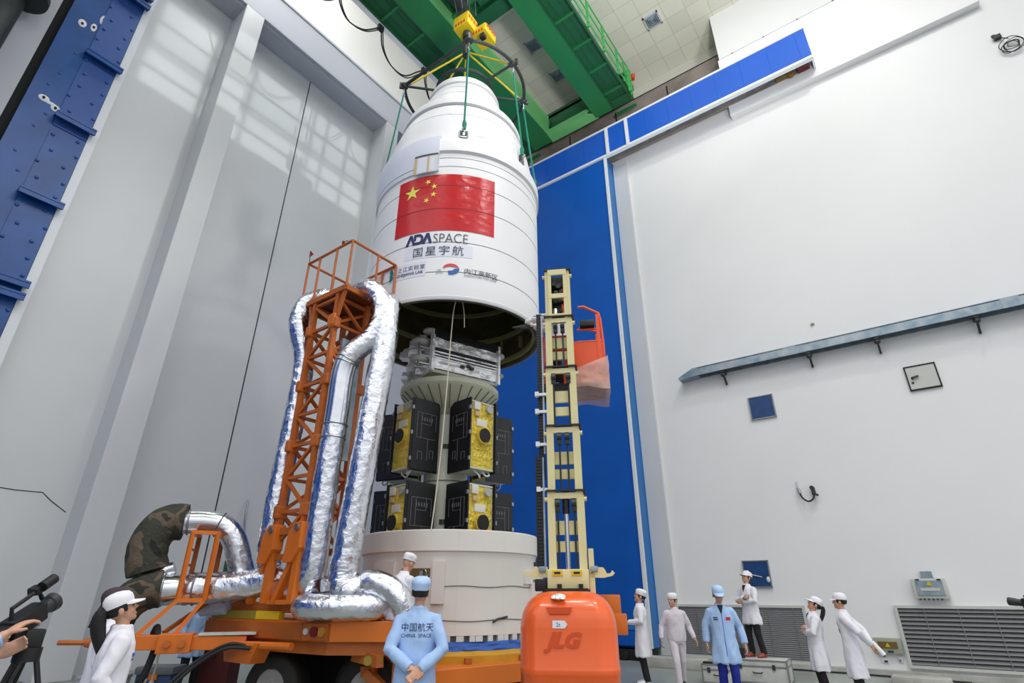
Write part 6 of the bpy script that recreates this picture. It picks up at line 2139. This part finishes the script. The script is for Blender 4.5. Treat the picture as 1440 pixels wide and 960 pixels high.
# what they hold
a = facing(p, -88)
u = V((cos(a), sin(a), 0))
c = V((*p, 4.43)) + u * .52 + V((0, 0, 1.10))
b = MB().box(c, (.06, .16, .07), rz=a + pi / 2, ch=.01).tube([c + u * .06, c + u * .2 + V((0, 0, .0))], [.035, .012], 10)
tag(b.build('hand_tool', 'black'), 'black pointed tool held out from the lift basket towards the fairing rim', 'tool')
p = (-1.58, 11.95)
a = facing(p, -98)
u = V((cos(a), sin(a), 0))
r_ = V((sin(a), -cos(a), 0))
c = V((*p, .84)) - u * .36 + r_ * .03
b = MB().tube([c + V((0, 0, .09)) + u * .05, c - V((0, 0, .10)) - u * .08], [.035, .04], 14)
tag(b.build('paper_roll', 'paper'), 'white paper roll in the hand of the person leaning forward', 'roll')

# ------------------------------------------------------------------ cameras and cases
def tripod(name, label, c, h, spread, rot, m='black'):
    t = thing(name, label, 'tripod', (c[0], c[1], 0), group=None)
    for k in range(3):
        a = rot + k * 2 * pi / 3
        f = V((c[0] + cos(a) * spread, c[1] + sin(a) * spread, 0.0))
        top = V((c[0] + cos(a) * .05, c[1] + sin(a) * .05, h))
        s_ = V((-sin(a), cos(a), 0)) * .022
        mid = top.lerp(f, .52)
        b = MB().tube([top + s_, mid + s_], .013, 8).tube([top - s_, mid - s_], .013, 8).tube([mid + V((0, 0, .06)), f], .014, 8)
        b.box(mid, (.07, .05, .06), rz=a).ball(f + V((0, 0, .018)), .02, 8, 6)
        lg = b.build('leg', m, t)
        MB().beam(top.lerp(f, .6), V((c[0], c[1], h * .42)), .012).build('spreader', 'iron', lg, smooth=0)
    b = MB().cyl((c[0], c[1], h - .03), (c[0], c[1], h + .05), .075, 18).box((c[0], c[1], h + .1), (.09, .11, .12), ch=.015)
    b.build('head', m, t)
    return t


tc = V((-5.02, 1.42, 0))
t = tripod('tripod', 'black tripod with a red sleeve under the video camera at the left edge', tc, 1.30, .5, 1.15)
MB().tube([tc + V((0, 0, 1.43)), tc + V((.08, -.22, 1.36)), tc + V((.12, -.42, 1.24))], .014, 8).build('pan_handle', 'iron', t)
MB().tube([tc + V((-.04, -.15, 1.30)), tc + V((-.1, -.36, .95))], .032, 10).build('leg_sleeve', 'maroon', t)
Qc = Matrix.Rotation(R(128), 3, 'Z') @ Matrix.Rotation(R(28), 3, 'Y').inverted()
cv = thing('video_camera', 'black video camera with a top handle tilted up on the left tripod', 'camera', (-5.05, 1.36, 1.40))


def CP(x, y, z):
    return V((-5.05, 1.36, 1.52)) + Qc @ V((x, y, z)) * .86


MB().box(CP(-.02, 0, 0), (.26, .11, .12), rot=Qc, ch=.015).build('body', 'black', cv)
MB().tube([CP(.10, 0, .0), CP(.2, 0, 0), CP(.21, 0, 0), CP(.26, 0, 0)], [.045, .05, .06, .065], 18).build('lens', 'iron', cv)
MB().tube([CP(-.13, 0, .06), CP(-.12, 0, .15), CP(.12, 0, .17), CP(.15, 0, .08)], .014, 8).build('handle', 'black', cv)
b = MB().tube([CP(.13, -.02, .19), CP(.25, -.02, .2)], .035, 14).box(CP(.12, 0.02, .17), (.07, .07, .05), rot=Qc, ch=.01)
b.build('microphone', 'black', cv)
MB().box(CP(-.2, 0, 0.01), (.12, .07, .07), rot=Qc, ch=.01).build('viewfinder', 'black', cv)
MB().box(CP(0, 0, -.075), (.12, .08, .03), rot=Qc).build('mount_plate', 'steel', cv, smooth=0)

tc = V((0.70, 8.98, 0))
t = tripod('tripod', 'black tripod under the photo camera at the right edge before the louvre', tc, 1.33, .42, 2.2)
MB().tube([tc + V((0, 0, 1.43)), tc + V((.2, .0, 1.36)), tc + V((.4, .02, 1.2))], .012, 8).build('pan_handle', 'iron', t)
cv = thing('photo_camera', 'black photo camera with a long lens on the right tripod', 'camera', (0.7, 8.98, 1.49))
ax = V((-.8, .45, .12)).normalized()
Qd = Matrix.Rotation(atan2(ax.y, ax.x), 3, 'Z')
cc = V((.70, 8.98, 1.565))
MB().box(cc, (.10, .15, .12), rot=Qd, ch=.02).box(cc + V((0, 0, .07)), (.06, .07, .05), rot=Qd, ch=.015).build('body', 'black', cv)
MB().tube([cc + ax * .04, cc + ax * .12, cc + ax * .13, cc + ax * .20], [.036, .038, .042, .045], 18).build('lens', 'iron', cv)
MB().box(cc - V((0, 0, .075)), (.09, .09, .03), rot=Qd).build('mount_plate', 'badge_blue', cv, smooth=0)
MB().tube(curve_pts([cc - ax * .05, cc - ax * .14 + V((0, 0, .02)), cc - ax * .26 + V((0, 0, -.05)), cc - ax * .33 + V((0, 0, -.2))], 10), .02, 8).build('strap', 'yellow', cv)


def flight_case(label, c, d, rz, prints):
    t = thing('equipment_case', label, 'case', (c[0], c[1], 0), rz, 'white equipment cases on the floor')
    Qk = Matrix.Rotation(rz, 3, 'Z')
    o = V((c[0], c[1], 0))
    MB().box(o + V((0, 0, d[2] * .36 + .01)), (d[0], d[1], d[2] * .72), rz=rz, ch=.01).build('body', 'case_white', t)
    MB().box(o + V((0, 0, d[2] * .87)), (d[0] + .004, d[1] + .004, d[2] * .25), rz=rz, ch=.01).build('lid', 'case_white', t)
    b = MB()
    for z in (.02, d[2] * .735, d[2] * .99):
        for sy in (-1, 1):
            b.box(o + Qk @ V((0, sy * d[1] / 2, 0)) + V((0, 0, z)), (d[0] + .02, .02, .025), rz=rz)
        for sx in (-1, 1):
            b.box(o + Qk @ V((sx * d[0] / 2, 0, 0)) + V((0, 0, z)), (.02, d[1] + .02, .025), rz=rz)
    for sx in (-1, 1):
        for sy in (-1, 1):
            b.box(o + Qk @ V((sx * d[0] / 2, sy * d[1] / 2, 0)) + V((0, 0, d[2] / 2)), (.03, .03, d[2]), rz=rz)
    b.build('edging', 'alu', t, smooth=0)
    for sx in (-.28, .28):
        MB().box(o + Qk @ V((sx * d[0], -d[1] / 2 - .012, 0)) + V((0, 0, d[2] * .72)), (.06, .02, .09), rz=rz, ch=.004).build('latch', 'iron', t)
    MB().tube([o + Qk @ V((-.09, -d[1] / 2 - .01, 0)) + V((0, 0, d[2] * .5)), o + Qk @ V((-.07, -d[1] / 2 - .035, 0)) + V((0, 0, d[2] * .46)), o + Qk @ V((.07, -d[1] / 2 - .035, 0)) + V((0, 0, d[2] * .46)), o + Qk @ V((.09, -d[1] / 2 - .01, 0)) + V((0, 0, d[2] * .5))], .012, 8).build('handle', 'iron', t)
    return t


flight_case('large scuffed white case on the floor that the man with folded arms stands on', (-3.62, 13.75), (1.15, 0.75, 0.42), R(6), True)
flight_case('smaller pale case on the floor behind the man in royal blue trousers', (-4.25, 13.05), (0.62, 0.42, 0.34), R(8), False)
t = MB().box((-4.38, 13.0, 0.36), (.34, .1, .035), rz=R(10), ch=.01).build('cable_bag', 'black')
tag(t, 'flat black pouch lying on the smaller pale case', 'pouch')
t = thing('equipment_bag', 'black bag on the large white case beside the standing man', 'bag', (-3.95, 13.6, .42))
MB().box((-3.95, 13.62, .52), (.22, .14, .2), rz=R(6), ch=.05).build('body', 'rubber', t)
MB().tube(curve_pts([(-4.02, 13.6, .6), (-3.98, 13.6, .7), (-3.92, 13.6, .7), (-3.88, 13.6, .6)], 10), .01, 6).build('handle', 'black', t)
# ================================================================== CAMERA AND LIGHT
cam_d = bpy.data.cameras.new('camera')
cam_d.sensor_width = 36.0
cam_d.lens = 36.0 * 761.0 / 1440.0
cam_d.clip_end = 200
cam = bpy.data.objects.new('camera', cam_d)
cam.location = (0, 0, 1.68)
cam.rotation_euler = (R(90 + 24.9), 0, R(36.3))
COL.objects.link(cam)
SC.camera = cam

w = bpy.data.worlds.new('world_fill')
SC.world = w
w.use_nodes = True
bg = w.node_tree.nodes['Background']
# added world fill from the unbuilt sides: dim near the ground, brighter above
wn, wl = w.node_tree.nodes, w.node_tree.links
wt = wn.new('ShaderNodeTexCoord')
ws = wn.new('ShaderNodeSeparateXYZ')
wr = wn.new('ShaderNodeValToRGB')
wr.color_ramp.elements[0].position = 0.0
wr.color_ramp.elements[0].color = (0.22, 0.23, 0.25, 1)
wr.color_ramp.elements[1].position = 0.75
wr.color_ramp.elements[1].color = (0.95, 0.97, 1.0, 1)
wl.new(wt.outputs['Generated'], ws.inputs['Vector'])
wl.new(ws.outputs['Z'], wr.inputs['Fac'])
wl.new(wr.outputs['Color'], bg.inputs['Color'])
bg.inputs['Strength'].default_value = 1.7


def lamp(name, loc, size, power, target=None, col=(1, 1, 1)):
    l = bpy.data.lights.new(name, 'AREA')
    l.shape = 'RECTANGLE'
    l.size, l.size_y = size
    l.energy = power
    l.color = col
    o = bpy.data.objects.new(name, l)
    o.location = loc
    if target:
        o.rotation_euler = (V(target) - V(loc)).to_track_quat('-Z', 'Y').to_euler()
    COL.objects.link(o)
    return o


for x, y, p in ((-2.5, 3.5, 480), (3.5, 8.0, 240), (3.0, 0.0, 620), (-4, -4, 420), (9, 4, 340)):
    lamp('ceiling_lamp', (x, y, 22.9), (2.2, 2.2), p, (x, y, 0), (1.0, 0.985, 0.96))
lamp('gradient_lamp', (4.0, 9.5, 22.8), (0.7, 0.7), 460, (-6, 7, 8), (1.0, 0.99, 0.97))  # unseen lamp, added for the dark-to-bright fall on the left wall
lamp('upper_wall_fill', (-13.9, 5.5, 28.6), (1.2, 9.0), 560, (-16.3, 5.5, 24.5), (1.0, 1.0, 0.98))  # unseen lamp, added to brighten the upper left wall


def spot(name, loc, target, deg, power, col=(1, 1, 1), rad=0.3, blend=0.5):
    l = bpy.data.lights.new(name, 'SPOT')
    l.energy = power
    l.color = col
    l.spot_size = R(deg)
    l.spot_blend = blend
    l.shadow_soft_size = rad
    o = bpy.data.objects.new(name, l)
    o.location = loc
    o.rotation_euler = (V(target) - V(loc)).to_track_quat('-Z', 'Y').to_euler()
    COL.objects.link(o)


spot('ceiling_fill', (3.0, 2.0, 6.0), (-5.5, 12.5, 24.0), 60, 7000, (1, 1, .98), 1.2, 1.0)  # unseen spots, this and the next, added to brighten the ceiling
spot('ceiling_fill', (8.0, 3.0, 6.0), (-2.0, 11.0, 25.0), 62, 6000, (1, 1, .98), 1.2, 1.0)
spot('window_spot', (40.0, 8.0, 21.5), (-16.3, 7.0, 17.4), 12, 30000, (0.94, 1.0, 0.95), 0.10, 0.05)  # spot standing in for sun, aimed through the unseen window bars

SC.view_settings.view_transform = 'Standard'
SC.view_settings.look = 'None'
SC.view_settings.gamma = 1.0
SC.view_settings.use_curve_mapping = False
SC.view_settings.exposure = 0.2
